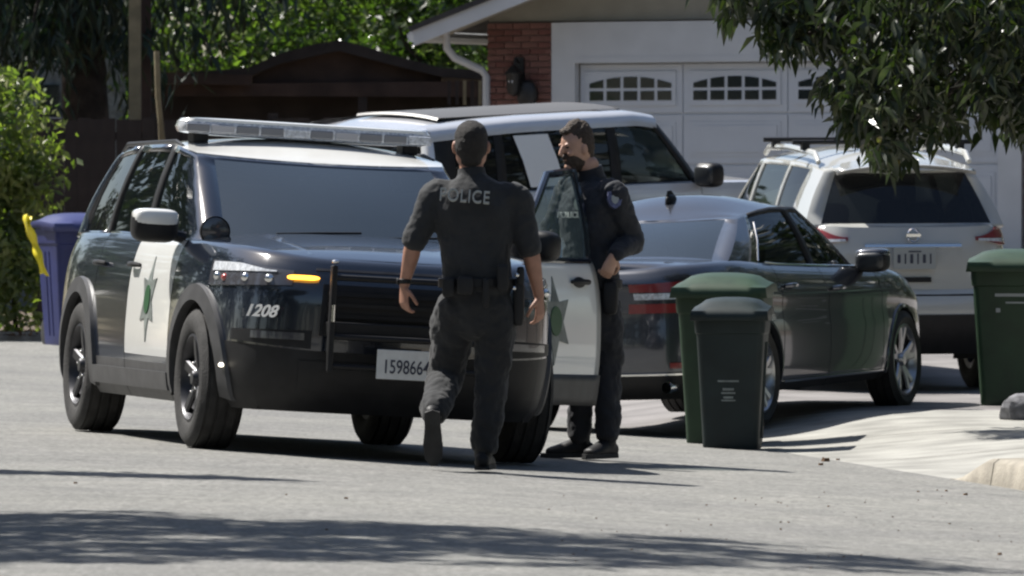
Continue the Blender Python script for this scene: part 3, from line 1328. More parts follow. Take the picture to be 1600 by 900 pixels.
    mt = Matrix.Translation((pbx + .0405, -.04, .51)) @ Matrix(((0, 0, 1, 0), (1, 0, 0, 0), (0, 1, 0, 0), (0, 0, 0, 1)))
    text('plate_number', '1598664', .105, mt, 'plate_ink', pl, .001, .72, bold=.001)
    # fleet number on the nose
    p = S.endt(True, t(.80), .775, -1, .012)
    tn = (S.endt(True, t(.84), .775, -1) - S.endt(True, t(.76), .775, -1)).normalized() * -1
    up = Vector((0, 0, 1))
    nn = tn.cross(up).normalized()
    mt = Matrix((tn, up, nn)).transposed().to_4x4()
    mt.translation = p
    text('fleet_number', '1208', .09, mt, 'white_print', root, .002, 1.25, .38, .0022)
    # door star on the closed white door
    def star_on(parent, fn, sc):
        a = MB()
        a.prism(star_poly(6, .17 * sc, .085 * sc), lambda u, v: fn(u, v * 1.3, .006), lambda u, v: fn(u, v * 1.3, -.004))
        a.build('door_star', 'star_grey', parent, smooth=False)
        a = MB()
        a.prism([(math.cos(i * PI / 8) * .062 * sc, math.sin(i * PI / 8) * .062 * sc) for i in range(16)], lambda u, v: fn(u, v * 1.2 - .0, .011), lambda u, v: fn(u, v * 1.2, -.004))
        a.build('star_seal', 'star_green', parent, smooth=False)
    star_on(root, lambda u, v, o: S.side(.36 + u, .80 + v, -1, o), 1.1)
    # ---- light bar
    lb = MB()
    L_ = .745
    lb.ell((-.25, 0, 1.80), (.15, L_, .045), e=.35, n=(28, 10))
    lbo = lb.build('light_bar', 'clear_lens', root, angle=50)
    cap = MB()
    cap.ell((-.25, 0, 1.828), (.145, L_ * .99, .028), e=.35, n=(28, 8))
    cap.build('light_bar_cover', 'police_white', root).parent = lbo
    for k in range(10):
        q = MB()
        y = lerp(-L_ + .09, L_ - .09, k / 9)
        q.box((-.112, y, 1.793), (.035, .135, .050))
        q.build('lamp_module', ('lens_grey', 'lens_pale', 'lens_grey', 'lens_grey', 'clear_lens')[k % 5], root, smooth=False, bevel=.008).parent = lbo
    for sd in (1, -1):
        q = MB()
        q.box((-.25, sd * .62, 1.745), (.16, .09, .07))
        q.build('light_bar_foot', 'black_plastic', root, smooth=False, bevel=.01).parent = lbo
    # mirrors, spot lamp
    mirror_part(root, .80, -.93, 1.215, -1, 'police_white', size=(.10, .13, .095))  # white cap puts the sunlit top of the mirror into the paint
    sp = MB()
    sp.lathe([(0.0, -.13), (.04, -.12), (.075, -.06), (.085, 0), (.085, .02)], 24, axis='x', c=(1.10, -.80, 1.20))
    sp.tube([(1.03, -.80, 1.20), (.92, -.80, 1.14)], .014)
    so = sp.build('spot_lamp', 'black_plastic', root)
    q = MB()
    q.lathe([(0, .026), (.05, .024), (.078, .016)], 24, axis='x', c=(1.10, -.80, 1.20))
    q.build('spot_lamp_glass', 'smoked_lens', root).parent = so
    # wipers
    for y0 in (-.45, .1):
        w_ = MB()
        w_.tube([(1.12, y0, 1.205), (1.09, y0 + .25, 1.222), (1.06, y0 + .5, 1.235)], .007)
        w_.build('wiper', 'black_plastic', root)
    # rear lamps
    for sd in (1, -1):
        S.strip(False, sd, S.tq(.78, False), S.tx(.93, False), .92, 1.08, 10, 4, .014, .04).build('tail_light', 'red_lens', root)
    # ---- the open driver door
    hinge = Vector((.93, .955, 0))
    ang = R(42)
    Rm = Matrix.Translation(hinge) @ Matrix.Rotation(-ang, 4, 'Z') @ Matrix.Translation(-hinge)
    xs = [lerp(.922, -.192, i / 16) for i in range(17)]
    pan = MB()
    vv = [.25, .29, .34, .42, .5, .58, .66, .74, .8, .86, .92, .97, 1.0]
    pan.grid([[Vector((x, S.hy(x, v), S.z(x, v))) for v in vv] for x in xs])
    door = pan.build('open_front_door', 'police_white', root, angle=50, solid=.055)
    cl = MB()
    cl.grid([[Vector((x, S.hy(x, v) + .012, S.z(x, v))) for v in (.09, .14, .19, .24, .285)] for x in xs])
    c1 = cl.build('door_cladding', 'grey_plastic', root, angle=50, solid=.05)
    fm = MB()
    wbt = [(.80, .12), (.3, .02), (-.13, -.14)]
    zr = pchip(g['zr'])
    b = [Vector((x, g['wb'](x) + .004, S.top(x))) for x in (.80, .5, .2, -.16)]
    tp = [Vector((x, g['wt'](x) + .01, zr(x) - .02)) for x in (.12, .05, -.05, -.17)]
    path = [b[0]] + [b[0].lerp(tp[0], f) + Vector((0, .02 * math.sin(PI * f), 0)) for f in (.33, .66, 1)] + tp[1:] + [tp[3].lerp(b[3], f) + Vector((0, .02 * math.sin(PI * f), 0)) for f in (.33, .66, 1)]
    fm.tube(path, .024, n=8)
    fm.tube(b, .022, n=8)
    f1 = fm.build('window_frame', 'police_black', root)
    gp = MB()
    rows = []
    for i in range(4):
        rows.append([b[i].lerp(tp[i], v) + Vector((0, .018 * math.sin(PI * v), 0)) for v in (0, .25, .5, .75, 1)])
    gp.grid(rows)
    g1 = gp.build('door_window', 'glass_clear', root)
    hm = MB()
    hm.tube([S.side(-.04, 1.03, 1, .01), S.side(0, 1.033, 1, .035), S.side(.13, 1.033, 1, .035), S.side(.17, 1.03, 1, .01)], [.011, .016, .016, .011])
    hm.ell(S.side(.06, 1.025, 1, .0), (.08, .01, .035))
    h1 = hm.build('door_handle', 'black_plastic', root)
    ms = MB()
    ms.ell((.82, 1.05, 1.22), (.09, .15, .09), e=.55, n=(20, 12))
    ms.tube([(.80, .86, 1.15), (.80, .98, 1.17)], [.04, .03])
    m1 = ms.build('door_mirror', 'black_plastic', root)
    ip = MB()
    ip.grid([[Vector((x, S.hy(x, v) - .075, S.z(x, v))) for v in (.22, .5, .8, .97)] for x in xs])
    i1 = ip.build('door_lining', 'cabin_dark', root)
    for o in (c1, f1, g1, h1, m1, i1):
        o.parent = door
    star_on(door, lambda u, v, o: S.side(.40 + u, .80 + v, 1, o), 1.15)
    door.matrix_local = Rm
    return root


pol = police_suv()
place_car(pol, -1.235, 45.48, R(-75), 1.51, .86)


# ---------------------------------------------------------------- grey sedan in front of the driveway
def sedan():
    root = empty('parked_sedan')
    tag(root, 'dark grey four-door sedan parked with its tail to the street behind the bins', 'car')
    S = Shell(.22,
              [(-2.45, 1.02), (-2.3, 1.06), (-1.7, 1.075), (-.8, 1.03), (.6, .98), (1.2, .96), (1.8, .90), (2.2, .80), (2.45, .70)],
              [(0, .85), (.08, .895), (.25, .92), (.5, .93), (.68, .918), (.76, .925), (.86, .90), (.95, .865), (1, .835)],
              [(0, 2.30), (.12, 2.38), (.5, 2.45), (.85, 2.42), (1, 2.30)],
              [(0, -2.32), (.12, -2.40), (.4, -2.45), (.7, -2.43), (.92, -2.43), (1, -2.38)],
              [(-2.45, .96), (-1.6, 1.0), (1.5, 1.0), (2.45, .95)], nf=4.5, nr=6)
    AR = .36
    arches = [(1.415, .335, AR), (-1.415, .335, AR)]
    seams = [.95, -.12, -1.02]

    def parts(x, v, side):
        if v < .06:
            return 'sill', 'black_plastic'
        if .12 < v < .995 and -.114 < x < .944:
            return 'front_door', 'sedan_grey'
        if .12 < v < .995 and -1.014 < x < -.126:
            return 'rear_door', 'sedan_grey'
        return 'body', 'sedan_grey'
    make_shell(root, S, seams, parts, arches, .8, -1.55, lambda x: .05 * smooth01((2.45 - x) / 1.2), lambda x: .035, 'sedan_grey')
    g = dict(xw0=1.05, xw1=.20, bow=.14, ww0=.74, ww1=.60, zw0=1.02,
             zr=[(-1.3, 1.32), (-1.0, 1.365), (-.4, 1.415), (0, 1.405), (.3, 1.36)],
             side=[(.91, .09, 'pillar'), (.76, .02, 'g_side_window'), (-.08, -.16, 'black'), (-.18, -.25, 'g_side_window'), (-1.20, -.86, 'pillar'), (-1.72, -1.0, 'pillar')],
             wb=pchip([(-1.75, .79), (-1.0, .815), (.3, .815), (.8, .78), (.91, .74)]), wt=pchip([(-1.0, .60), (-.5, .62), (0, .625), (.1, .60)]),
             xr0=-1.88, xr1=-1.12, rbow=.16, wr0=.79, wr1=.60, zr0=1.115, crown=.10, hc=.0,
             glass={'windshield': 'glass_side', 'side_window': 'glass_side', 'rear_window': 'glass_front'}, blackframe=True)
    make_cabin(root, S, g, 'sedan_grey')
    for sd in (1, -1):
        for (ax, az, ar) in arches:
            arch_trim(root, S, ax, az, AR, sd, .02, 'sedan_grey', off=.012)
            wheel_well(root, S, ax, az, AR, sd, .3)
        make_wheel(root, (1.415, sd * .81, .335), sd, .333, .225, .245, 'sport')
        make_wheel(root, (-1.415, sd * .81, .335), sd, .333, .225, .245, 'sport')
        handle(root, S, .05, .86, sd, 'sedan_grey')
        handle(root, S, -.86, .90, sd, 'sedan_grey')
        mirror_part(root, .72, sd * .80, 1.02, sd, 'sedan_grey', size=(.085, .12, .075))
        # chrome line along the sill, as in the photo
        S.sstrip(sd, -.98, .98, .27, .285, off=.012, thick=.03).build('sill_chrome', 'chrome', root)
        # chrome window line
        m = MB()
        pts = []
        for i in range(9):
            x0 = lerp(.80, -1.12, i / 8)
            pts.append((x0, sd * (g['wb'](x0) + .018), S.top(x0) + .012))
        m.tube(pts, .007, n=6)
        m.tube([(-1.22, sd * .825, 1.07), (-1.04, sd * .755, 1.20), (-.88, sd * .67, 1.32)], .007, n=6)
        m.build('window_chrome', 'chrome', root)
        # crease down the side
        tl = S.strip(False, sd, S.tq(.42, False), S.tx(.86, False), lambda u: lerp(.91, .90, u), lambda u: lerp(.96, .985, u), 18, 4, .012, .05).build('tail_light', 'red_lens', root)
        S.strip(False, sd, S.tq(.45, False), S.tq(.90, False), lambda u: .862, lambda u: .902, 10, 2, .018, .02).build('reverse_light', 'clear_lens', root).parent = tl
        S.strip(False, sd, S.tq(.40, False), S.tq(.94, False), lambda u: .775, lambda u: .835, 12, 3, .012, .04).build('tail_light', 'red_lens', root)
        S.strip(False, sd, S.tq(.70, False), S.tq(.95, False), lambda u: .42, lambda u: .455, 10, 3, .010, .03).build('rear_reflector', 'red_lens', root)
        S.strip(True, sd, S.tq(.6, True), S.tx(.9, True), .62, .72, 12, 3, .012, .04).build('headlight', 'clear_lens', root)
        q = MB()
        q.lathe([(.035, -2.46), (.04, -2.44), (.035, -2.3)], 14, axis='x', c=(0, sd * .62, .30))
        q.build('exhaust', 'chrome', root)
    S.strip(False, 1, -S.tq(.8, False), S.tq(.8, False), .25, .37, 24, 3, .012, .03).build('rear_diffuser', 'black_plastic', root)
    S.strip(False, 1, -S.tq(.8, False), S.tq(.8, False), .375, .387, 24, 1, .016, .02).build('bumper_chrome', 'chrome', root)
    S.strip(False, 1, -S.tq(.33, False), S.tq(.33, False), .70, .86, 14, 3, .0, .02).build('plate_recess', 'black_plastic', root)
    mb = MB()
    mb.box((-2.452, 0, .78), (.008, .32, .16))
    mb.build('license_plate', 'plate_white', root, smooth=False)
    fn = MB()
    fn.add([(-.62, 0, 1.50), (-.80, .025, 1.43), (-.80, -.025, 1.43), (-.52, 0, 1.435), (-.72, 0, 1.545), (-.80, 0, 1.54)],
           [(3, 1, 5, 4), (3, 4, 5, 2), (1, 2, 5), (3, 2, 1)])
    fn.ell((-.73, 0, 1.475), (.085, .028, .045), e=.9)
    fn.build('roof_antenna', 'black_plastic', root)
    mb = MB()
    mb.box((0, 0, .25), (4.2, 1.4, .05))
    mb.build('underbody', 'underbody', root, smooth=False)
    mb = MB()
    mb.box((-.2, 0, .42), (2.8, 1.5, .04))
    mb.box((.85, 0, .84), (.3, 1.4, .24))
    mb.box((-1.5, 0, .98), (.55, 1.3, .04))
    mb.build('dashboard', 'cabin_dark', root, smooth=False)
    seats(root, [-.05, -.9], .45, 'seat_cloth', .37, .60)
    return root


sed = sedan()
# right front wheel stands at (2.71, 56.9), heading 20 degrees to the right of the view
hd = R(90 - 23)
f_ = Vector((math.cos(hd), math.sin(hd)))
l_ = Vector((-f_.y, f_.x))
c_ = Vector((2.74, 56.9)) - f_ * 1.415 + l_ * .81
place_car(sed, c_.x, c_.y, hd, 1.415, .8, (1, 1, 1.055))


# ---------------------------------------------------------------- white crossover with roof racks
def crossover():
    root = empty('parked_crossover')
    tag(root, 'white crossover with black roof cross bars, seen from its tailgate on the driveway', 'car')
    S = Shell(.28,
              [(-2.3, 1.14), (-2.1, 1.175), (-1.0, 1.13), (.6, 1.06), (1.2, 1.03), (1.8, .97), (2.2, .85), (2.3, .78)],
              [(0, .80), (.1, .85), (.25, .885), (.5, .895), (.7, .885), (.85, .875), (.95, .855), (1, .83)],
              [(0, 2.2), (.2, 2.3), (.8, 2.3), (1, 2.15)],
              [(0, -2.22), (.15, -2.30), (.35, -2.34), (.46, -2.32), (.52, -2.26), (.8, -2.24), (1, -2.18)],
              [(-2.3, .97), (-1.6, 1.0), (1.5, 1.0), (2.3, .95)], nf=5, nr=6)
    AR = .40
    arches = [(1.35, .36, AR), (-1.35, .36, AR)]

    def parts(x, v, side):
        if v < .13:
            return 'lower_cladding', 'black_plastic'
        if .13 < v < .995 and -.1 < x < .86:
            return 'front_door', 'suv_white'
        if .13 < v < .995 and -1.0 < x < -.1:
            return 'rear_door', 'suv_white'
        if x < -2.1 and .5 < v < .995:
            return 'tailgate', 'suv_white'
        return 'body', 'suv_white'
    make_shell(root, S, [.86, -.10, -1.0], parts, arches, .75, -2.05, lambda x: .05 * smooth01((2.3 - x) / 1.2), lambda x: .0, 'suv_white')
    g = dict(xw0=1.05, xw1=.35, bow=.14, ww0=.75, ww1=.60, zw0=1.08,
             zr=[(-2.0, 1.555), (-1.5, 1.59), (-.9, 1.61), (-.2, 1.61), (.35, 1.55)],
             side=[(.91, .24, 'pillar'), (.78, .18, 'g_side_window'), (-.05, -.08, 'pillar'), (-.14, -.16, 'g_side_window'), (-1.0, -.92, 'pillar'), (-1.06, -.98, 'g_quarter_window'),
                   (-1.50, -1.48, 'pillar'), (-1.98, -1.78, 'pillar')],
             wb=pchip([(-2.0, .79), (-1.0, .83), (.5, .82), (.8, .79), (.91, .75)]), wt=pchip([(-1.8, .575), (-1.0, .635), (0, .65), (.24, .60)]),
             xr0=-2.14, xr1=-1.90, rbow=.14, wr0=.78, wr1=.57, zr0=1.17, crown=.10, hc=.0,
             glass={'windshield': 'glass_side', 'side_window': 'glass_side', 'quarter_window': 'glass_privacy', 'rear_window': 'glass_privacy'}, blackframe=False)
    make_cabin(root, S, g, 'suv_white')
    # spoiler lip over the rear glass
    sp = MB()
    sp.grid([[(-1.84, y, 1.655 - .09 * abs(y / .62) ** 2.2), (-2.05, y, 1.60 - .06 * abs(y / .62) ** 2), (-2.03, y, 1.575 - .06 * abs(y / .62) ** 2)] for y in [lerp(-.55, .55, i / 14) for i in range(15)]])
    sp.build('spoiler', 'suv_white', root, solid=.02)
    for sd in (1, -1):
        for (ax, az, ar) in arches:
            arch_trim(root, S, ax, az, AR, sd, .05, 'black_plastic', off=.015)
            wheel_well(root, S, ax, az, AR, sd, .3)
        make_wheel(root, (1.35, sd * .775, .36), sd, .36, .225, .235, 'plain')
        make_wheel(root, (-1.35, sd * .775, .36), sd, .36, .225, .235, 'plain')
        handle(root, S, .02, .92, sd, 'suv_white')
        handle(root, S, -.85, .94, sd, 'suv_white')
        mirror_part(root, .78, sd * .80, 1.08, sd, None, size=(.09, .12, .08))
        tl = S.strip(False, sd, S.tq(.60, False), S.tx(.80, False), lambda u: lerp(1.075, 1.035, smooth01(u * 1.5)), lambda u: lerp(1.10, 1.165, smooth01(u * 1.6)), 18, 5, .018, .06)
        o = tl.build('tail_light', 'red_lens', root)
        S.strip(False, sd, S.tq(.62, False), S.tq(.9, False), lambda u: lerp(1.072, 1.055, u), lambda u: lerp(1.088, 1.085, u), 10, 3, .024, .04).build('reverse_light', 'clear_lens', root).parent = o
        S.strip(True, sd, S.tq(.6, True), S.tx(.9, True), .75, .86, 12, 3, .012, .04).build('headlight', 'clear_lens', root)
        # rails in body colour with black feet
        m = MB()
        m.tube([(-.05, sd * .63, 1.64), (-.15, sd * .62, 1.69), (-.8, sd * .62, 1.70), (-1.55, sd * .60, 1.67), (-1.65, sd * .60, 1.61)], [.02, .024, .024, .024, .02])
        m.build('roof_rail', 'suv_white', root)
    for x in (-.35, -1.30):
        m = MB()
        m.tube([(x, -.72, 1.745), (x, .72, 1.745)], .017)
        for sd in (1, -1):
            m.box((x, sd * .62, 1.72), (.07, .06, .06))
        m.build('cross_bar', 'black_plastic', root)
    m = MB()
    m.tube([(-1.0, -.25, 1.765), (-.6, -.25, 1.765)], .02)
    m.tube([(-1.0, .18, 1.765), (-.6, .18, 1.765)], .02)
    m.build('ski_clamp', 'black_plastic', root)
    t = lambda q: S.tq(q, False)
    S.strip(False, 1, -t(.43), t(.43), .885, 1.03, 16, 4, .003, .03).build('plate_recess', 'suv_white', root)
    S.strip(False, 1, -t(.45), t(.45), 1.03, 1.05, 16, 2, .022, .04).build('tailgate_chrome', 'chrome', root)
    pm_ = MB()
    pm_.box((-2.285, 0, .955), (.01, .33, .155))
    pl = pm_.build('license_plate', 'grey_print', root, smooth=False)
    q = MB()
    for k in range(6):
        y = -.125 + k * .05
        hh = (.07, .06, .075, .065, .07, .06)[k]
        q.box((-2.2915, y, .95), (.002, .012 + .012 * (k % 2), hh))
    q.box((-2.2915, 0, 1.0), (.002, .10, .01))
    q.build('plate_number', 'plate_ink', root, smooth=False).parent = pl
    q = MB()
    q.lathe([(.038, -2.245), (.046, -2.255), (.052, -2.245)], 24, axis='x', c=(0, 0, 1.112))
    q.box((-2.248, 0, 1.112), (.012, .115, .02))
    q.build('badge', 'chrome', root)
    S.strip(False, 1, -t(.16), t(.14), .785, .82, 8, 3, .012, .03).build('tow_hook_cover', 'black_plastic', root)
    S.strip(False, 1, -t(.75), t(.75), .69, .702, 20, 1, .004, .02).build('bumper_seam', 'black_plastic', root)
    S.strip(False, 1, -t(.8), t(.8), .28, .56, 20, 4, .014, .03).build('rear_skirt', 'black_plastic', root)
    m = MB()
    m.tube([(-2.16, -.03, 1.16), (-2.05, .45, 1.18)], .011)
    m.build('rear_wiper', 'black_plastic', root)
    mb = MB()
    mb.box((0, 0, .30), (4.0, 1.4, .06))
    mb.build('underbody', 'underbody', root, smooth=False)
    mb = MB()
    mb.box((-.3, 0, .45), (3.0, 1.4, .04))
    mb.box((.85, 0, .9), (.3, 1.4, .24))
    mb.build('dashboard', 'cabin_dark', root, smooth=False)
    seats(root, [-.05, -.95], .55, 'seat_beige', .36, .62)
    return root


cro = crossover()
cro_h = R(90 + 11)
place_car(cro, 2.60, 62.75, cro_h, 1.40, .78, (1.06, .99, 1.09))


# ---------------------------------------------------------------- boxy off-roader with its nose to the garage
def offroader():
    root = empty('parked_offroader')
    tag(root, 'boxy silver off-roader with panoramic roof and white paper on a side window, nearest the garage', 'car')
    S = Shell(.36,
              [(-2.35, 1.16), (-2.0, 1.18), (0, 1.18), (1.0, 1.16), (1.6, 1.14), (2.2, 1.08), (2.35, 1.02)],
              [(0, .90), (.1, .93), (.3, .955), (.6, .955), (.9, .935), (1, .91)],
              [(0, 2.3), (.2, 2.38), (.9, 2.36), (1, 2.28)],
              [(0, -2.35), (.2, -2.40), (.9, -2.38), (1, -2.33)],
              [(-2.4, .985), (-1.6, 1.0), (1.5, 1.0), (2.4, .97)], nf=8, nr=10)
    AR = .43
    arches = [(1.44, .40, AR), (-1.44, .40, AR)]

    def parts(x, v, side):
        if v < .1:
            return 'lower_cladding', 'black_plastic'
        if .1 < v < .995 and -.1 < x < .95:
            return 'front_door', 'suv_silver'
        if .1 < v < .995 and -1.0 < x < -.1:
            return 'rear_door', 'suv_silver'
        return 'body', 'suv_silver'
    make_shell(root, S, [.95, -.10, -1.0], parts, arches, .85, -2.2, lambda x: .04 * smooth01((2.3 - x) / .8), lambda x: .0, 'suv_silver')
    g = dict(xw0=1.16, xw1=.62, bow=.10, ww0=.82, ww1=.72, zw0=1.19,
             zr=[(-2.3, 1.73), (-1.0, 1.775), (.2, 1.775), (.6, 1.73)],
             side=[(1.06, .54, 'black'), (.93, .44, 'g_side_window'), (0.0, -.02, 'black'), (-.12, -.12, 'g_rear_side_window'), (-1.42, -1.40, 'black'), (-1.52, -1.50, 'g_quarter_window'),
                   (-2.02, -1.98, 'black'), (-2.26, -2.2, 'pillar')],
             wb=pchip([(-2.3, .86), (-1.0, .885), (.8, .88), (1.06, .82)]), wt=pchip([(-2.2, .74), (-1.0, .77), (.2, .77), (.54, .72)]),
             xr0=-2.36, xr1=-2.28, rbow=.08, wr0=.84, wr1=.73, zr0=1.17, crown=.075, hc=.0,
             glass={'windshield': 'glass_side', 'side_window': 'glass_open', 'rear_side_window': 'glass_privacy', 'quarter_window': 'glass_privacy', 'rear_window': 'glass_privacy'}, blackframe=True)
    make_cabin(root, S, g, 'suv_silver')
    # thick silver cant rail, black glass roof panel
    for sd in (1, -1):
        m = MB()
        zr = pchip(g['zr'])
        P = []
        for i in range(19):
            x = lerp(.56, -2.24, i / 18)
            w_ = g['wt'](x)
            P.append([(x, sd * (w_ + .035), zr(x) - .085), (x, sd * (w_ + .025), zr(x) - .01), (x, sd * (w_ - .03), zr(x) + .03), (x, sd * (w_ - .14), zr(x) + .045)])
        m.grid(P)
        m.build('cant_rail', 'suv_silver', root, angle=60)
        for (ax, az, ar) in arches:
            arch_trim(root, S, ax, az, AR, sd, .05, 'black_plastic', off=.02)
            wheel_well(root, S, ax, az, AR, sd, .3)
        make_wheel(root, (1.44, sd * .83, .40), sd, .385, .255, .25, 'plain')
        make_wheel(root, (-1.44, sd * .83, .40), sd, .385, .255, .25, 'plain')
        handle(root, S, .05, 1.02, sd, 'black_plastic')
        handle(root, S, -.85, 1.02, sd, 'black_plastic')
        mirror_part(root, .92, sd * .90, 1.24, sd, None, size=(.09, .13, .11))
        S.strip(False, sd, S.tq(.86, False), S.tx(.97, False), .85, 1.15, 6, 6, .014, .04).build('tail_light', 'red_lens', root)
        S.strip(True, sd, S.tq(.7, True), S.tx(.95, True), .85, 1.02, 6, 6, .014, .04).build('headlight', 'clear_lens', root)
    m = MB()
    m.grid([[(x, y, 1.775 + .078 * (1 - abs(y / .77) ** 2.2) + .004 - (.02 if x in (.36, -1.9) else 0)) for y in [lerp(-.5, .5, i / 10) for i in range(11)]] for x in (.36, .34, -1.88, -1.9)])
    m.build('glass_roof', 'roof_glass', root)
    m = MB()
    m.grid([[Vector((x, -(lerp(g['wb'](x), g['wt'](x), v) + .022 * math.sin(PI * v) + .006), lerp(1.18, 1.77, v))) for v, x in ((.06, xs_[0]), (.45, (xs_[0] + xs_[1]) / 2), (.82, xs_[1]))] for xs_ in ((-.72, -.86), (-1.14, -1.28))])
    m.build('paper_sheet', 'paper', root)
    mb = MB()
    mb.box((0, 0, .38), (4.2, 1.5, .06))
    mb.box((.95, 0, 1.0), (.3, 1.5, .24))
    mb.build('underbody', 'underbody', root, smooth=False)
    seats(root, [.05, -.85], .62, 'seat_beige', .4, .62)
    return root


off = offroader()
place_car(off, .34, 70.0, R(90 - 45), 1.44, .83)
# ================================================================= PEOPLE


def crom(P, n=6):
    """Catmull-Rom through a list of equal-length tuples"""
    out = []
    m = len(P)
    for i in range(m - 1):
        p0, p1, p2, p3 = P[max(i - 1, 0)], P[i], P[i + 1], P[min(i + 2, m - 1)]
        for k in range(n):
            t = k / n
            out.append(tuple(.5 * ((2 * b) + (-a + c) * t + (2 * a - 5 * b + 4 * c - d) * t * t + (-a + 3 * b - 3 * c + d) * t ** 3) for a, b, c, d in zip(p0, p1, p2, p3)))
    out.append(tuple(P[-1]))
    return out


def loft(mb, pts, wax=(1, 0, 0), n=20, sub=6, e=1.0, mi=0, dome=True):
    """pts: (x,y,z, half width along wax, half depth). closed, rounded ends"""
    Q = crom([tuple(p) for p in pts], sub)
    cs = [Vector(q[:3]) for q in Q]
    wax = Vector(wax)
    secs = []

    def sec(c, t, rx, ry):
        u = (wax - t * wax.dot(t))
        if u.length < 1e-3:
            u = Vector((0, 1, 0)) - t * t.y
        u.normalize()
        w = t.cross(u)
        r = []
        for k in range(n):
            a = 2 * PI * k / n
            ca, sa = math.cos(a), math.sin(a)
            r.append(c + u * math.copysign(abs(ca) ** e, ca) * rx + w * math.copysign(abs(sa) ** e, sa) * ry)
        return r
    m = len(cs)
    for i in range(m):
        t = (cs[min(i + 1, m - 1)] - cs[max(i - 1, 0)]).normalized()
        rx, ry = max(Q[i][3], .002), max(Q[i][4], .002)
        if i == 0 and dome:
            for k in (1, .85, .5):
                s = math.sqrt(max(0, 1 - k * k))
                secs.append(sec(cs[0] - t * k * min(rx, ry) * .8, t, rx * max(s, .05), ry * max(s, .05)))
        secs.append(sec(cs[i], t, rx, ry))
        if i == m - 1 and dome:
            for k in (.5, .85, 1):
                s = math.sqrt(max(0, 1 - k * k))
                secs.append(sec(cs[-1] + t * k * min(rx, ry) * .8, t, rx * max(s, .05), ry * max(s, .05)))
    vs = [p for s_ in secs for p in s_]
    fs = []
    for i in range(len(secs) - 1):
        for k in range(n):
            q = (k + 1) % n
            fs.append((i * n + k, i * n + q, (i + 1) * n + q, (i + 1) * n + k))
    fs.append(tuple(reversed(range(n))))
    fs.append(tuple((len(secs) - 1) * n + k for k in range(n)))
    mb.add(vs, fs, mi)
    return mb


def hand(mb, wrist, direc, palm_n, thumb_side, curl=.5, L_=.19, splay=.0):
    """palm and five separate curled fingers. direc: wrist->fingers, palm_n: the way the palm faces"""
    d = Vector(direc).normalized()
    pn = Vector(palm_n)
    pn = (pn - d * pn.dot(d)).normalized()
    s = d.cross(pn) * thumb_side            # towards the thumb
    w = Vector(wrist)
    k = L_ / .19
    loft(mb, [(*w, .027 * k, .021 * k), (*(w + d * .04 * k), .036 * k, .018 * k), (*(w + d * .095 * k), .041 * k, .014 * k)], s, n=14, sub=4)
    for i, (off_, ln) in enumerate(((.031, .072), (.011, .080), (-.010, .075), (-.030, .060))):
        b = w + d * .09 * k + s * off_ * k
        p = [b]
        dd = d + s * splay * off_
        ang = 0
        for j, f in enumerate((.45, .32, .23)):
            ang += curl * (.6, 1.0, .8)[j] + .05 * i * curl
            v = (dd * math.cos(ang) + pn * math.sin(ang)).normalized()
            p.append(p[-1] + v * ln * f * k)
        rr = (.0092, .0088, .0082, .0072)
        loft(mb, [(*q, r_ * k, r_ * k) for q, r_ in zip(p, rr)], s, n=10, sub=3)
    b = w + d * .025 * k + s * .026 * k
    p = [b, b + (d * .6 + s * .65 + pn * .25).normalized() * .04 * k]
    p.append(p[-1] + (d * .85 + s * .25 + pn * (.3 + curl * .4)).normalized() * .032 * k)
    p.append(p[-1] + (d * .9 + pn * (.3 + curl * .6)).normalized() * .026 * k)
    loft(mb, [(*q, r_ * k, r_ * k) for q, r_ in zip(p, (.014, .0115, .0105, .0088))], s, n=10, sub=3)


def remesh(o, vox, smooth=6, folds=None, dec=None):
    md = o.modifiers.new('remesh', 'REMESH')
    md.mode = 'VOXEL'
    md.voxel_size = vox
    md.use_smooth_shade = True
    if smooth:
        sm = o.modifiers.new('smooth', 'SMOOTH')
        sm.iterations = smooth
        sm.factor = .5
    if folds:
        for (st, sc) in folds:
            tx = bpy.data.textures.new('cloth_folds', 'CLOUDS')
            tx.noise_scale = sc
            tx.noise_depth = 2
            dm = o.modifiers.new('folds', 'DISPLACE')
            dm.texture = tx
            dm.strength = st
            dm.mid_level = .5
    return o


def boot(mb, ankle, toe_dir, up=(0, 0, 1), L_=.30, w=.052):
    """a work boot: sole, instep, shaft"""
    a = Vector(ankle)
    d = Vector(toe_dir).normalized()
    u = Vector(up)
    u = (u - d * u.dot(d)).normalized()
    s = d.cross(u)
    h = a - d * .06 - u * .045
    loft(mb, [(*(h + u * .0), w * .78, .045), (*(h + d * .09 + u * .01), w * .85, .052), (*(h + d * .17 - u * .005), w * .98, .040), (*(h + d * .235 - u * .015), w * .9, .030)], s, n=16, sub=4)
    loft(mb, [(*(a - d * .012 + u * .13), .056, .060), (*(a - d * .012 + u * .05), .052, .056), (*(a - d * .005 - u * .02), .048, .06)], s, n=16, sub=4)
    sole = MB()
    pl = [(-.045, -.75), (-.06, 0), (-.045, .75), (.05, .8), (.13, .98), (.2, .9), (.245, .4), (.25, -.2), (.21, -.85), (.13, -.98), (.05, -.8)]
    base = a - u * .093
    sole.prism([(p, q) for p, q in pl], lambda p, q: base + d * (p - .02) * 1.02 + s * q * w * 1.04, lambda p, q: base + u * .028 + d * (p - .02) + s * q * w)
    return sole


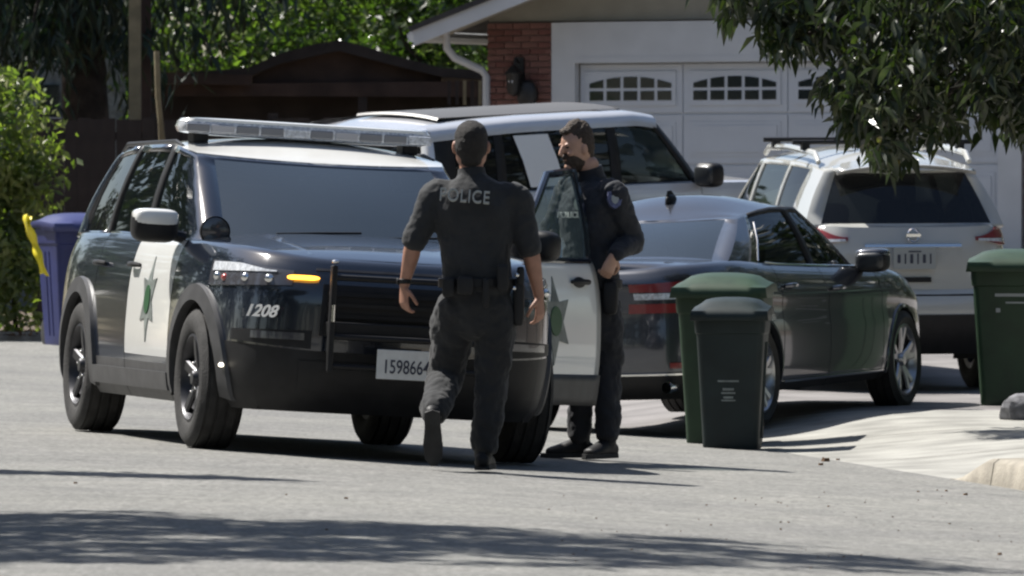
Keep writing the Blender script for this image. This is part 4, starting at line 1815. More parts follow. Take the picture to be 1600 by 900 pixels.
# ---- officer seen from behind, walking to the car ----------------------------------------------------
def officer_back():
    root = empty('person')
    tag(root, 'officer in black polo with POLICE on his back, walking towards the patrol car', 'person', 'police officers in the street')
    # joints (x to the right in the picture, y away from the camera)
    LS, RS = (-.215, .0, 1.495), (.205, .0, 1.48)
    LE, RE = (-.335, -.02, 1.235), (.285, .0, 1.20)
    LW, RW = (-.39, .03, 1.00), (.335, .05, .94)
    LH, RH = (-.10, 0, .98), (.11, 0, .98)
    LK, RK = (-.165, .15, .51), (.085, .03, .54)
    LA, RA = (-.235, -.23, .285), (.035, .02, .10)
    b = MB()
    # torso, neck, head
    loft(b, [(0, 0, .90, .165, .12), (0, 0, 1.0, .165, .12), (-.01, .0, 1.15, .155, .11), (-.015, .0, 1.3, .18, .12), (-.02, -.01, 1.45, .19, .115), (-.02, 0, 1.53, .12, .085)], n=24)
    loft(b, [(-.022, .0, 1.50, .075, .07), (-.028, .01, 1.60, .066, .066), (-.03, .02, 1.68, .064, .066)], n=18)
    loft(b, [(-.03, .035, 1.635, .052, .05), (-.03, .03, 1.67, .078, .083), (-.03, .015, 1.73, .086, .099), (-.03, .01, 1.765, .086, .101)], n=22)
    b.ell((-.03, .008, 1.79), (.087, .103, .088))
    # face side (away from the camera): nose, brow, chin
    loft(b, [(-.03, .105, 1.775, .011, .012), (-.03, .118, 1.75, .013, .014), (-.03, .122, 1.733, .017, .012)], n=10, sub=3)
    b.ell((-.03, .088, 1.65), (.03, .02, .022))
    b.ell((-.03, .09, 1.69), (.028, .014, .012))
    b.ell((-.03, .092, 1.80), (.06, .018, .012))
    for sd in (-1, 1):
        b.ell((-.03 + sd * .091, .0, 1.74), (.012, .022, .035), rot=Matrix.Rotation(sd * .35, 3, 'Z'))
    for (S_, E_, W_) in ((LS, LE, LW), (RS, RE, RW)):
        loft(b, [(*S_, .062, .062), (*Vector(S_).lerp(Vector(E_), .5), .054, .056), (*E_, .045, .047), (*Vector(E_).lerp(Vector(W_), .3), .047, .048), (*Vector(E_).lerp(Vector(W_), .75), .034, .032), (*W_, .029, .025)], n=16, sub=5)
    for (H_, K_, A_) in ((LH, LK, LA), (RH, RK, RA)):
        K, A, H = Vector(K_), Vector(A_), Vector(H_)
        loft(b, [(*H, .06, .07), (*H.lerp(K, .45), .082, .085), (*K, .058, .06), (*K.lerp(A, .3), .058, .062), (*K.lerp(A, .8), .040, .042), (*A, .036, .04)], n=16, sub=5)
    hand(b, LW, (-.02, .04, -1), (.75, .5, 0), 1, .55, .195)
    hand(b, RW, (.06, .05, -1), (-.75, .5, 0), -1, .55, .195)
    body = remesh(b.build('body', 'skin', root, angle=0), .0052, 4)
    # short clipped hair
    h = MB()
    loft(h, [(-.03, -.018, 1.675, .062, .066), (-.03, -.012, 1.72, .086, .088), (-.03, -.006, 1.765, .089, .102)], n=22)
    h.ell((-.03, -.002, 1.797), (.091, .104, .091))
    remesh(h.build('hair', 'hair_black', root, angle=0), .007, 2, [(.006, .02)])
    # polo shirt
    s = MB()
    loft(s, [(.0, .0, .99, .19, .15), (.0, .0, 1.06, .188, .148), (-.005, -.005, 1.15, .186, .142), (-.01, -.005, 1.3, .208, .145), (-.02, -.012, 1.42, .222, .140), (-.02, -.01, 1.49, .195, .120), (-.024, .0, 1.555, .125, .09), (-.026, .005, 1.585, .082, .075)], n=28, e=.92)
    for sgn, S_, E_ in ((-1, LS, LE), (1, RS, RE)):
        S3, E3 = Vector(S_), Vector(E_)
        s.ell(S3 + Vector((-sgn * .02, 0, -.012)), (.10, .088, .078))
        loft(s, [(*(S3 + Vector((-sgn * .07, 0, .005))), .07, .07), (*(S3 + Vector((sgn * .012, 0, -.01))), .080, .080), (*S3.lerp(E3, .5), .076, .078), (*S3.lerp(E3, 1.0), .071, .074)], n=18, sub=5)
    remesh(s.build('polo_shirt', 'shirt_black', root, angle=0), .0085, 12, [(.020, .11), (.010, .035)])
    c = MB()
    loft(c, [(-.026, .0, 1.575, .083, .078), (-.028, .004, 1.60, .076, .074), (-.03, .008, 1.625, .072, .072)], n=24, dome=False)
    c.build('collar', 'shirt_black', root, angle=50)
    # trousers
    t = MB()
    loft(t, [(.0, 0, .80, .16, .125), (.0, 0, .90, .178, .145), (0, 0, 1.0, .172, .14)], n=24)
    K, A, H = Vector(LK), Vector(LA), Vector(LH)
    loft(t, [(-.10, 0, .90, .115, .13), (*(H.lerp(K, .45)), .122, .122), (*K, .098, .095), (*K.lerp(A, .4), .088, .088), (*K.lerp(A, .86), .074, .078)], n=20, sub=5)
    K, A, H = Vector(RK), Vector(RA), Vector(RH)
    loft(t, [(.09, 0, .90, .11, .13), (*(H.lerp(K, .45)), .115, .12), (*K, .095, .095), (*K.lerp(A, .5), .080, .085), (*K.lerp(A, .9), .080, .088)], n=20, sub=5)
    remesh(t.build('trousers', 'trouser_black', root, angle=0), .009, 3, [(.035, .11), (.014, .04)])
    # boots
    bm_ = MB()
    so1 = boot(bm_, LA, (.02, .28, -.95), (0, .95, .28))
    bo = remesh(bm_.build('boot', 'leather_black', root, angle=0), .006, 3)
    so1.build('sole', 'dark_rubber', root, smooth=False).parent = bo
    bm_ = MB()
    so2 = boot(bm_, RA, (.12, 1, 0))
    bo = remesh(bm_.build('boot', 'leather_black', root, angle=0), .006, 3)
    so2.build('sole', 'dark_rubber', root, smooth=False).parent = bo
    # duty belt with pouches
    d = MB()
    P, Q = [], []
    for i in range(33):
        a = 2 * PI * i / 32
        x, y = math.cos(a), math.sin(a)
        P.append([(x * .200, y * .163, .985), (x * .208, y * .170, .990), (x * .208, y * .170, 1.035), (x * .200, y * .163, 1.04)])
    d.grid(P)
    belt = d.build('duty_belt', 'leather_black', root, angle=40)

    def pouch(nm, x, y, z, dx, dy, dz, mt='leather_black'):
        q = MB()
        q.ell((x, y, z), (dx / 2, dy / 2, dz / 2), e=.4)
        q.build(nm, mt, root).parent = belt
    pouch('handcuff_case', -.06, -.19, 1.0, .09, .05, .10)
    pouch('belt_pouch', -.15, -.15, .99, .07, .05, .11)
    pouch('radio', .14, -.165, 1.04, .065, .045, .15)
    pouch('flashlight', .05, -.19, .96, .035, .035, .16)
    pouch('holster', .225, -.02, .91, .06, .10, .26)
    pouch('pistol_grip', .235, -.05, 1.05, .04, .06, .10)
    q = MB()
    q.tube([(.16, -.165, 1.11), (.165, -.165, 1.22)], .007)
    q.build('radio_antenna', 'leather_black', root).parent = belt
    q = MB()
    q.ell((.215, -.12, 1.055), (.013, .01, .011))
    q.ell((.20, -.15, .985), (.011, .01, .011))
    q.build('belt_snap', 'chrome', root).parent = belt
    # watch
    q = MB()
    q.lathe([(.036, -.013), (.038, -.011), (.038, .011), (.036, .013)], 20, axis='z', c=(-.387, .027, 1.02))
    q.ell((-.425, .02, 1.02), (.008, .02, .02))
    q.build('wrist_watch', 'leather_black', root)
    # lettering on the back
    m = Matrix(((1, 0, 0), (0, 0, -1), (0, 1, 0))).to_4x4()
    m = Matrix.Translation((-.065, -.188, 1.475)) @ Matrix.Rotation(R(4.5), 4, 'Y') @ Matrix.Rotation(R(-14), 4, 'X') @ m
    text('back_lettering', 'POLICE', .098, m, 'grey_print', root, .012, .80, spacing=1.08)
    return root


o1 = officer_back()
OY = 42.0
o1x = (745 - 800) / FPX * OY
o1.location = (o1x, OY, gz(o1x, OY) + .004)
o1.scale = (.985, .985, .985)


# ---- officer behind the open door, turned to the left -------------------------------------------------
def officer_side():
    root = empty('person')
    tag(root, 'bearded officer in long sleeved dark uniform standing behind the open car door, holding its edge', 'person', 'police officers in the street')
    # body faces left in the picture and a little to the camera
    F = Vector((-.82, -.57, 0)).normalized()     # facing
    Sd = Vector((.57, -.82, 0))                  # his left side points right and to the camera
    Sd = Vector((-F.y, F.x, 0)) * 1.0
    if Sd.x < 0:
        Sd = -Sd
    U = Vector((0, 0, 1))

    def p(f, s, z):
        return F * f + Sd * s + U * z
    lax = tuple(Sd)
    LS, RS = p(0, .205, 1.55), p(.02, -.205, 1.56)
    LE = Vector((.235, -.06, 1.27))
    LW = Vector((.125, -.27, 1.185))
    RE, RW = p(.10, -.30, 1.27), p(.30, -.16, 1.14)
    LH, RH = p(0, .10, 1.0), p(.0, -.10, 1.0)
    LK, RK = Vector((.10, -.02, .56)), Vector((-.055, -.0, .56))
    LA, RA = Vector((.085, -.06, .10)), Vector((-.075, .04, .10))
    b = MB()
    loft(b, [(*p(0, 0, .92), .165, .12), (*p(0, 0, 1.03), .165, .12), (*p(0, 0, 1.2), .155, .11), (*p(.0, 0, 1.38), .18, .12), (*p(0, 0, 1.5), .19, .11), (*p(0, 0, 1.58), .11, .08)], lax, n=24)
    loft(b, [(*p(0, 0, 1.55), .07, .07), (*p(.01, 0, 1.64), .063, .063), (*p(.03, 0, 1.71), .062, .064)], lax, n=18)
    HF = Vector((-.86, -.50, -.14)).normalized()      # the head looks left and down
    HS = Vector((-HF.y, HF.x, 0)).normalized()
    if HS.x < 0:
        HS = -HS
    HU = HS.cross(HF)
    if HU.z < 0:
        HU = -HU
    HC = Vector((-.085, -.03, 1.80))

    def hp(f, s, u):
        return HC + HF * f + HS * s + HU * u
    hs = tuple(HS)
    loft(b, [(*hp(.055, 0, -.115), .030, .028), (*hp(.038, 0, -.085), .055, .06), (*hp(.01, 0, -.045), .069, .088), (*hp(0, 0, .01), .075, .098), (*hp(-.005, 0, .055), .076, .097), (*hp(-.008, 0, .10), .058, .076), (*hp(-.01, 0, .12), .03, .045)], hs, n=24)
    loft(b, [(*hp(.092, 0, .03), .010, .010), (*hp(.108, 0, .005), .012, .013), (*hp(.117, 0, -.018), .017, .013)], hs, n=10, sub=3)
    for sd in (-1, 1):
        b.ell(hp(.080, sd * .034, .034), (.024, .014, .010), rot=Matrix((HF, HS, HU)).transposed())
        b.ell(hp(.074, sd * .038, -.018), (.018, .02, .018), rot=Matrix((HF, HS, HU)).transposed())
        b.ell(hp(-.005, sd * .078, -.005), (.02, .011, .033), rot=Matrix((HF, HS, HU)).transposed())
    b.ell(hp(.088, 0, -.052), (.012, .024, .008), rot=Matrix((HF, HS, HU)).transposed())
    b.ell(hp(.078, 0, -.095), (.02, .028, .02), rot=Matrix((HF, HS, HU)).transposed())
    for (S_, E_, W_) in ((LS, LE, LW), (RS, RE, RW)):
        loft(b, [(*S_, .06, .06), (*S_.lerp(E_, .5), .054, .056), (*E_, .045, .047), (*E_.lerp(W_, .3), .046, .046), (*W_, .028, .025)], lax, n=16, sub=5)
    for (H_, K_, A_) in ((LH, LK, LA), (RH, RK, RA)):
        loft(b, [(*H_, .06, .07), (*H_.lerp(K_, .45), .08, .083), (*K_, .056, .058), (*K_.lerp(A_, .3), .056, .06), (*A_, .036, .04)], n=16, sub=5)
    hand(b, LW, (-.38, -.02, -.9), (-.35, .9, .1), 1, .8, .20)
    hand(b, RW, (-.5, -.2, -.6), (.3, .5, .3), -1, .7, .19)
    remesh(b.build('body', 'skin_light', root, angle=0), .0052, 3)
    # eyes
    for sd in (-1, 1):
        e = MB()
        e.ell(hp(.085, sd * .033, .020), (.009, .013, .006), rot=Matrix((HF, HS, HU)).transposed())
        e.build('eye', 'hair_black', root)
    h = MB()
    loft(h, [(*hp(-.045, 0, -.045), .060, .050), (*hp(-.035, 0, .0), .078, .075), (*hp(-.020, 0, .05), .080, .090), (*hp(-.004, 0, .10), .070, .090), (*hp(.012, 0, .128), .050, .068)], hs, n=22)
    h.ell(hp(.070, .0, .112), (.024, .048, .020), rot=Matrix((HF, HS, HU)).transposed())
    remesh(h.build('hair', 'hair_brown', root, angle=0), .007, 1, [(.016, .012)])
    bd = MB()
    loft(bd, [(*hp(.060, 0, -.120), .026, .024), (*hp(.045, 0, -.098), .053, .060), (*hp(.024, 0, -.066), .069, .084)], hs, n=22)
    bd.ell(hp(.096, 0, -.037), (.012, .026, .008), rot=Matrix((HF, HS, HU)).transposed())
    remesh(bd.build('beard', 'hair_brown', root, angle=0), .006, 2, [(.006, .015)])
    s = MB()
    loft(s, [(*p(0, 0, .99), .185, .145), (*p(.01, 0, 1.08), .185, .148), (*p(.01, 0, 1.2), .188, .15), (*p(.015, 0, 1.36), .208, .155), (*p(.01, 0, 1.48), .215, .148), (*p(0, 0, 1.56), .175, .115), (*p(.0, 0, 1.61), .11, .085), (*p(.005, 0, 1.64), .078, .074)], lax, n=28, e=.92)
    loft(s, [(*(LS - Sd * .06), .07, .07), (*(LS + Sd * .012 + U * -.01), .082, .082), (*LS.lerp(LE, .5), .078, .080), (*LE, .070, .072), (*LE.lerp(LW, .45), .062, .062), (*LE.lerp(LW, .95), .047, .045)], lax, n=18, sub=5)
    loft(s, [(*(RS + Sd * .06), .07, .07), (*RS, .080, .080), (*RS.lerp(RE, .5), .074, .076), (*RE, .064, .066), (*RE.lerp(RW, .45), .058, .058), (*RE.lerp(RW, .95), .045, .043)], lax, n=18, sub=5)
    remesh(s.build('uniform_shirt', 'shirt_navy', root, angle=0), .0085, 4, [(.026, .10), (.012, .035)])
    c = MB()
    loft(c, [(*p(.005, 0, 1.63), .082, .08), (*p(.01, 0, 1.66), .076, .076), (*p(.018, 0, 1.69), .073, .075)], lax, n=24, dome=False)
    c.build('collar', 'shirt_navy', root, angle=50)
    t = MB()
    loft(t, [(*p(0, 0, .82), .15, .12), (*p(0, 0, .92), .17, .14), (*p(0, 0, 1.03), .168, .138)], lax, n=24)
    for (H_, K_, A_) in ((LH, LK, LA), (RH, RK, RA)):
        loft(t, [(H_.x * .8, H_.y * .8, .92, .10, .115), (*H_.lerp(K_, .45), .10, .108), (*K_, .080, .086), (*K_.lerp(A_, .5), .074, .08), (*K_.lerp(A_, .9), .072, .082)], n=20, sub=5)
    remesh(t.build('trousers', 'trouser_navy', root, angle=0), .009, 3, [(.035, .11), (.014, .04)])
    for A_, td in ((LA, (-.55, -.8, 0)), (RA, (-1, -.25, 0))):
        bm_ = MB()
        so = boot(bm_, A_, td)
        bo = remesh(bm_.build('boot', 'leather_black', root, angle=0), .006, 3)
        so.build('sole', 'dark_rubber', root, smooth=False).parent = bo
    d = MB()
    P = []
    for i in range(33):
        a = 2 * PI * i / 32
        q = Sd * math.cos(a)
        r = F * math.sin(a)
        P.append([tuple(q * .19 + r * .158 + U * .99), tuple(q * .198 + r * .165 + U * .995), tuple(q * .198 + r * .165 + U * 1.04), tuple(q * .19 + r * .158 + U * 1.045)])
    d.grid(P)
    belt = d.build('duty_belt', 'leather_black', root, angle=40)
    q = MB()
    q.ell(p(.02, .21, .94), (.045, .05, .10), e=.5)
    q.build('holster', 'leather_black', root).parent = belt
    # shoulder patch, badge, chest lettering
    nrm = (Sd * .93 + F * .2).normalized()

    def flat(nm, c0, nv, poly, mt, th=.006, par=root):
        nv = Vector(nv).normalized()
        ux = Vector((0, 0, 1)).cross(nv).normalized()
        uy = nv.cross(ux)
        a = MB()
        a.prism(poly, lambda u, v: c0 + ux * u + uy * v + nv * th, lambda u, v: c0 + ux * u + uy * v - nv * .02)
        return a.build(nm, mt, par, smooth=False), ux, uy, nv
    shield = [(-.04, .045), (0, .055), (.04, .045), (.043, 0), (.03, -.035), (0, -.055), (-.03, -.035), (-.043, 0)]
    pc = Vector(LS) + Vector((.012, -.078, -.045))
    o, ux, uy, nv = flat('shoulder_patch', pc, (.25, -1, .18), [(x * 1.0, y * 1.0) for x, y in shield], 'patch_blue')
    flat('patch_centre', pc + nv * .004, (.25, -1, .18), [(x * .5, y * .5) for x, y in shield], 'grey_print')
    bc = p(.155, .085, 1.475)
    flat('badge', bc + Vector((0, -.012, 0)), (-.5, -.9, .25), [(x * .62, y * .62) for x, y in shield], 'star_grey', .012)
    nv = Vector((-.55, -.83, .1)).normalized()
    ux = Vector((0, 0, 1)).cross(nv).normalized()
    uy = nv.cross(ux)
    m = Matrix((ux, uy, nv)).transposed().to_4x4()
    m.translation = p(.175, .02, 1.415)
    text('chest_lettering', 'POLICE', .048, m, 'white_print', root, .012, 1.0, bold=.001)
    # pale blob added for the sunlit spot on the undershirt collar
    q = MB()
    q.ell(p(.075, -.03, 1.655), (.018, .022, .02))
    q.build('collar_light_spot', 'grey_print', root)
    return root


o2 = officer_side()
OY2 = 46.05
o2x = (925 - 800) / FPX * OY2
o2.location = (o2x, OY2, gz(o2x, OY2) + .005)
o2.rotation_euler = (0, 0, 0)


# ================================================================= BINS
def bin_(name, X, Y, rz, w, d, h, body, lid, label, cat='wheelie bin', marks='stamp'):
    root = empty(name, (X, Y, gz(X, Y)), rz)
    tag(root, label, cat, 'household waste bins at the kerb')
    hb = h * .90
    # tapered body: wider to the top; front faces -y
    mb = MB()
    lv = [0, .03, .06, .5, .82, .86, .87, .93, 1.0]
    kx = [.78, .80, .80, .89, .955, .965, 1.0, 1.02, 1.02]
    P = []
    for f, k in zip(lv, kx):
        row = []
        hw, hd_ = w / 2 * k, d / 2 * k
        r = .045
        for cx_, cy_, a0 in ((1, -1, -90), (1, 1, 0), (-1, 1, 90), (-1, -1, 180)):
            for q in range(5):
                a = R(a0 + q * 22.5)
                row.append((cx_ * (hw - r) + r * math.cos(a), cy_ * (hd_ - r) + r * math.sin(a), f * hb))
        row.append(row[0])
        P.append(row)
    mb.grid(P)
    mb.add([p_ for p_ in P[0][:-1]], [tuple(range(len(P[0]) - 1))])
    bo = mb.build('bin_body', body, root, angle=30)
    # raised ribs on the side walls
    for sx_ in (-1, 1):
        for yo in (-.12, .06):
            q = MB()
            q.add([(sx_ * (w / 2 * .80 - .004), yo * d, .08 * hb), (sx_ * (w / 2 * .80 + .010), yo * d + .01, .08 * hb), (sx_ * (w / 2 * .80 - .004), yo * d + .03, .08 * hb),
                   (sx_ * (w / 2 * .95 - .004), yo * d, .8 * hb), (sx_ * (w / 2 * .95 + .010), yo * d + .01, .8 * hb), (sx_ * (w / 2 * .95 - .004), yo * d + .03, .8 * hb)],
                  [(0, 3, 4, 1), (1, 4, 5, 2)])
            q.build('rib', body, root).parent = bo
    # lid: gently domed with a rolled edge
    mb = MB()
    P = []
    nx, ny = 14, 10
    for i in range(nx + 1):
        row = []
        for j in range(ny + 1):
            u, v = lerp(-1, 1, i / nx), lerp(-1, 1, j / ny)
            z = hb + h * .045 + h * .055 * (1 - abs(u) ** 3) * (1 - abs(v) ** 3) + .012 * math.sin(v * 2.2 + .6) + (.012 if abs(u) < .72 and abs(v) < .7 else 0)
            row.append((u * w * .545, v * d * .55 - .01, z))
        P.append(row)
    mb.grid(P)
    rim = []
    for i in range(nx + 1):
        rim.append(P[i][0])
    for j in range(1, ny + 1):
        rim.append(P[nx][j])
    for i in range(nx - 1, -1, -1):
        rim.append(P[i][ny])
    for j in range(ny - 1, -1, -1):
        rim.append(P[0][j])
    mb.grid([rim, [(x * 1.03, y * 1.03 - (.02 if y < 0 else 0), hb + .005 - (.035 if y < 0 else 0) * (1 if abs(x) < 9 else 0)) for x, y, z in rim]])
    mb.build('lid', lid, root, angle=45, solid=.006)
    q = MB()
    q.tube([(-w * .38, d / 2 + .01, hb + .0), (-w * .38, d / 2 + .07, hb + .03), (w * .38, d / 2 + .07, hb + .03), (w * .38, d / 2 + .01, hb + .0)], .014)
    q.build('handle', body, root)
    for sx_ in (-1, 1):
        q = MB()
        q.lathe([(0, -.022), (.09, -.024), (.118, -.018), (.12, 0), (.118, .018), (.09, .024), (0, .022)], 24, axis='x', c=(sx_ * (w / 2 * .80 - .03), d / 2 * .86, .12))
        q.build('wheel', 'dark_rubber', root)
    q = MB()
    yf = lambda z: -d / 2 * lerp(.80, .955, z / (.82 * hb)) - .002
    if marks == 'stamp':
        for (z, ww, hh) in ((.46, .30, .012), (.405, .16, .016), (.38, .20, .012), (.35, .14, .014), (.33, .20, .010)):
            q.box((-.01, yf(z * hb / .9) - .0, z * hb / .9), (w * ww, .004, hh))
    else:
        for (z, ww, hh, x_) in ((.80, .46, .022, 0), (.745, .28, .012, .02), (.69, .05, .03, -.12)):
            q.box((x_, yf(z * hb), z * hb), (w * ww, .004, hh))
    q.build('stamp', 'grey_print' if marks != 'stamp' else 'star_grey', root, smooth=False).parent = bo
    return root


b1x, b1y = 1.42, 51.1
bin_('trash_bin', b1x, b1y, R(-6), .45, .50, .955, 'dark_bin', 'dark_bin', 'smaller blackish bin with closed lid in front of the taller green bin')
bin_('yard_waste_bin', 1.40, 52.3, R(-8), .57, .62, 1.11, 'green_bin', 'green_bin', 'tall green bin standing directly behind the smaller black bin')
bin_('yard_waste_bin', 3.62, 57.0, R(-5), .62, .66, 1.10, 'green_bin', 'green_bin', 'green bin at the right edge beside the white crossover, pale print on its front', marks='pale')
# ================================================================= THE HOUSE WITH THE GARAGE
PSI = R(28)
HO = Vector((.68, 83.5, .81))
hu = Vector((math.cos(PSI), -math.sin(PSI), 0))      # along the front, to the right
hn = Vector((-math.sin(PSI), -math.cos(PSI), 0))     # out of the front, to the street
HM = Matrix((hu, hn, Vector((0, 0, 1)))).transposed().to_4x4()
HM.translation = HO
house = empty('garage_house')
house.matrix_world = HM
tag(house, 'brick and stucco house front with wide white garage door behind the parked cars', 'house')
# local: x along the front, y towards the street, z up.   door opening x 0..4.88, z 0..2.13


def hb_(name, c, d, mt, par=house, bevel=0, smooth=False):
    q = MB()
    q.box(c, d)
    return q.build(name, mt, par, smooth=smooth, bevel=bevel)


wall = MB()
wall.box((-.66, -.15, 1.28), (.78, .24, 2.56))       # behind the left brick panel
wall.box((5.62, -.15, 1.0), (.90, .24, 2.0))
wall.box((2.44, -.15, 3.6), (7.0, .25, 2.04))        # gable wall above
wl = wall.build('wall', 'stucco', house, smooth=False)
wb_ = MB()
wb_.box((-.66, -.022, 1.28), (.80, .02, 2.56))
wb_.build('mortar_bed', 'mortar', house, smooth=False).parent = wl
wb2_ = MB()
wb2_.box((5.62, -.022, .62), (.94, .02, 1.25))
wb2_.build('mortar_bed', 'mortar', house, smooth=False).parent = wl
# bricks one by one: left panel
bm1 = MB()
bm1.box((0, 0, 0), (.194, .045, .057))
bme = bm1.mesh('brick', 'brick', smooth=False)
bmd = bm1.mesh('brick', 'brick_dark', smooth=False)
bh = MB()
bh.box((0, 0, 0), (.092, .045, .057))
bhe = bh.mesh('brick', 'brick', smooth=False)
nb = 0
for r_ in range(38):
    z = .034 + r_ * .0675
    for k in range(4):
        x = -1.055 + .0985 + k * .204 + (.102 if r_ % 2 else 0)
        if x > -.33:
            inst('brick', bhe, wl, (-.313, -.006 + rnd.uniform(-.004, .006), z))
            continue
        if r_ % 2 and k == 0:
            inst('brick', bhe, wl, (-1.004, -.006 + rnd.uniform(-.004, .006), z))
        inst('brick', bme if rnd.random() < .7 else bmd, wl, (x, -.006 + rnd.uniform(-.005, .007), z))
for r_ in range(18):
    z = .034 + r_ * .0675
    for k in range(4):
        x = 5.16 + .10 + k * .204 + (.102 if r_ % 2 else 0)
        inst('brick', bme if rnd.random() < .7 else bmd, wl, (x, -.006 + rnd.uniform(-.005, .007), z))
# white trim around the opening
hb_('door_trim', (-.14, -.01, 1.28), (.28 - .004, .10, 2.56), 'white_trim')
hb_('door_trim', (5.01, -.01, 1.07), (.26, .10, 2.13), 'white_trim')
hb_('door_trim', (2.51, .0, 2.347), (5.26, .10, .43), 'white_trim')
hb_('door_trim', (2.51, .03, 2.165), (5.0, .05, .06), 'white_trim')
hb_('downspout_box', (5.30, .04, 1.62), (.10, .08, .62), 'white_trim')
# garage door: four sections of four panels
gd = MB()
gd.box((2.44, -.10, 1.065), (4.88, .03, 2.13))
gdo = gd.build('garage_door', 'door_white', house, smooth=False)
pm = MB()
pm.box((0, -.004, 0), (1.06, .014, .36))
pm.box((0, .006, 0), (.98, .014, .28))
pme = pm.mesh('door_panel', 'door_white', smooth=False)
frm = MB()
frm.box((0, 0, 0), (1.20, .02, .505))
fme = frm.mesh('door_section', 'door_white', smooth=False)
for k in range(4):
    for r_ in range(4):
        x = .61 + k * 1.22
        z = .265 + r_ * .5325
        inst('door_section', fme, gdo, (x, -.077, z))
        if r_ < 3:
            inst('door_panel', pme, gdo, (x, -.062, z))
        else:
            # arched window of ten panes
            wf = MB()
            wf.box((0, -.004, 0), (1.06, .03, .36))
            wfo = wf.build('window_frame', 'door_white', gdo, smooth=False)
            wfo.location = (x, -.062, z)
            for c_i in range(5):
                for rr in range(2):
                    xc = (c_i - 2) * .20
                    q = MB()
                    arch = lambda xx: .125 - .075 * (xx / .5) ** 2
                    x0, x1 = xc - .082, xc + .082
                    if rr == 0:
                        poly = [(x0, -.125), (x1, -.125), (x1, -.025), (x0, -.025)]
                    else:
                        poly = [(x0, .005), (x1, .005), (x1, arch(x1)), (xc, arch(xc)), (x0, arch(x0))]
                    q.prism(poly, lambda u, v: (u, .015, v), lambda u, v: (u, .002, v))
                    q.build('pane', 'pane_dark', wfo, smooth=False)
# gable roof: overhang with white barge boards
sl = .34
xe0, xe1, xp, ze = -1.62, 6.50, 2.44, 2.32
yov = .62
for sd, xa in ((1, xe0), (-1, xe1)):
    L_ = abs(xp - xa)
    q = MB()
    pts = [(xa, ze), (xp, ze + L_ * sl), (xp, ze + L_ * sl + .17), (xa, ze + .17)]
    q.prism(pts, lambda u, v: (u, yov, v), lambda u, v: (u, yov - .04, v))
    q.build('barge_board', 'white_trim', house, smooth=False)
    q = MB()
    pts = [(xa - .02 * sd, ze + .155), (xp, ze + L_ * sl + .155), (xp, ze + L_ * sl + .22), (xa - .05 * sd, ze + .20)]
    q.prism(pts, lambda u, v: (u, yov + .03, v), lambda u, v: (u, -8, v))
    q.build('roof', 'shingle', house, smooth=False)
    q = MB()
    pts = [(xa + .02 * sd, ze + .10), (xp, ze + L_ * sl + .10), (xp, ze + L_ * sl + .145), (xa + .02 * sd, ze + .145)]
    q.prism(pts, lambda u, v: (u, yov - .045, v), lambda u, v: (u, -.02, v))
    q.build('soffit', 'stucco', house, smooth=False)
# gutter along the left eave and its downspout crossing to the wall
q = MB()
q.tube([(xe0 - .04, yov - .05, ze + .10), (xe0 - .04, -8, ze + .10)], .06)
q.build('gutter', 'white_trim', house)
q = MB()
q.tube([(-1.40, .30, ze + .17), (-1.40, .28, ze - .02), (-1.34, .22, ze - .12), (-1.10, .06, ze - .25), (-1.06, .03, ze - .32), (-1.06, .03, .1)], .042)
q.build('downspout', 'white_trim', house)
# side wall of the garage running back
q = MB()
q.box((-1.02, -4.4, 1.28), (.06, 8.2, 2.56))
q.build('side_wall', 'stucco', house, smooth=False)
# coach lamp on the bricks
lamp = MB()
lamp.box((0, .03, .12), (.11, .03, .26))
lamp.tube([(0, .03, .18), (0, .12, .24), (0, .15, .16)], .013)
lm = lamp.build('wall_lantern', 'iron_black', house)
lm.location = (-.66, .01, 1.95)
q = MB()
q.lathe([(0.0, .17), (.03, .16), (.10, .08), (.085, .06), (.075, -.10), (.05, -.14), (0, -.17)], 8, axis='z', c=(0, .16, 0))
q.build('lantern_cage', 'iron_black', house).parent = lm
q = MB()
q.ell((0, .225, 0), (.03, .012, .05))
q.build('lantern_glass', 'clear_lens', house).parent = lm
q = MB()
q.ell((.13, .10, -.14), (.12, .07, .15), e=.9)
q.build('hose_reel', 'iron_black', house).parent = lm

# ================================================================= DARK FENCE, GARDEN SHELTER
fence = empty('board_fence', (0, 0, 0))
tag(fence, 'tall dark brown board fence behind the patrol car', 'fence')
FY = 86.0
x = (60 - 800) / FPX * FY
xend = (762 - 800) / FPX * FY
bms = []
for k in range(3):
    q = MB()
    hh = 1.92 + .012 * k
    q.box((0, 0, hh / 2), (.138, .022, hh))
    bms.append(q.mesh('fence_board', 'wood_dark', smooth=False))
z0 = .45
while x < xend:
    inst('fence_board', bms[rnd.randrange(3)], fence, (x + .07, FY + rnd.uniform(-.006, .006), z0 + rnd.uniform(-.01, .01)), (0, rnd.uniform(-.006, .006), 0))
    x += .1405
for xx in [(60 - 800) / FPX * FY + k * 1.27 for k in range(5)]:
    q = MB()
    q.box((xx, FY + .07, 1.2), (.1, .1, 2.5))
    q.build('post', 'wood_dark', fence, smooth=False)
for zz in (.75, 1.5, 2.2):
    q = MB()
    q.box((((60 + 762) / 2 - 800) / FPX * FY, FY + .032, zz), (xend + 5.13, .035, .09))
    q.build('rail', 'wood_dark', fence, smooth=False)
q = MB()
q.box((((60 + 762) / 2 - 800) / FPX * FY, FY, .1), (xend + 5.13, .03, .72))
q.build('gravel_board', 'wood_dark', fence, smooth=False)
# upright louvre boards at the house end
# shelter with a shallow gable
sh = empty('garden_shelter')
tag(sh, 'dark brown timber shelter with low gable roof rising above the fence', 'shelter')
SY = 92.0


def sp(px_, py_, dy=0):
    return px(px_, py_, SY + dy)


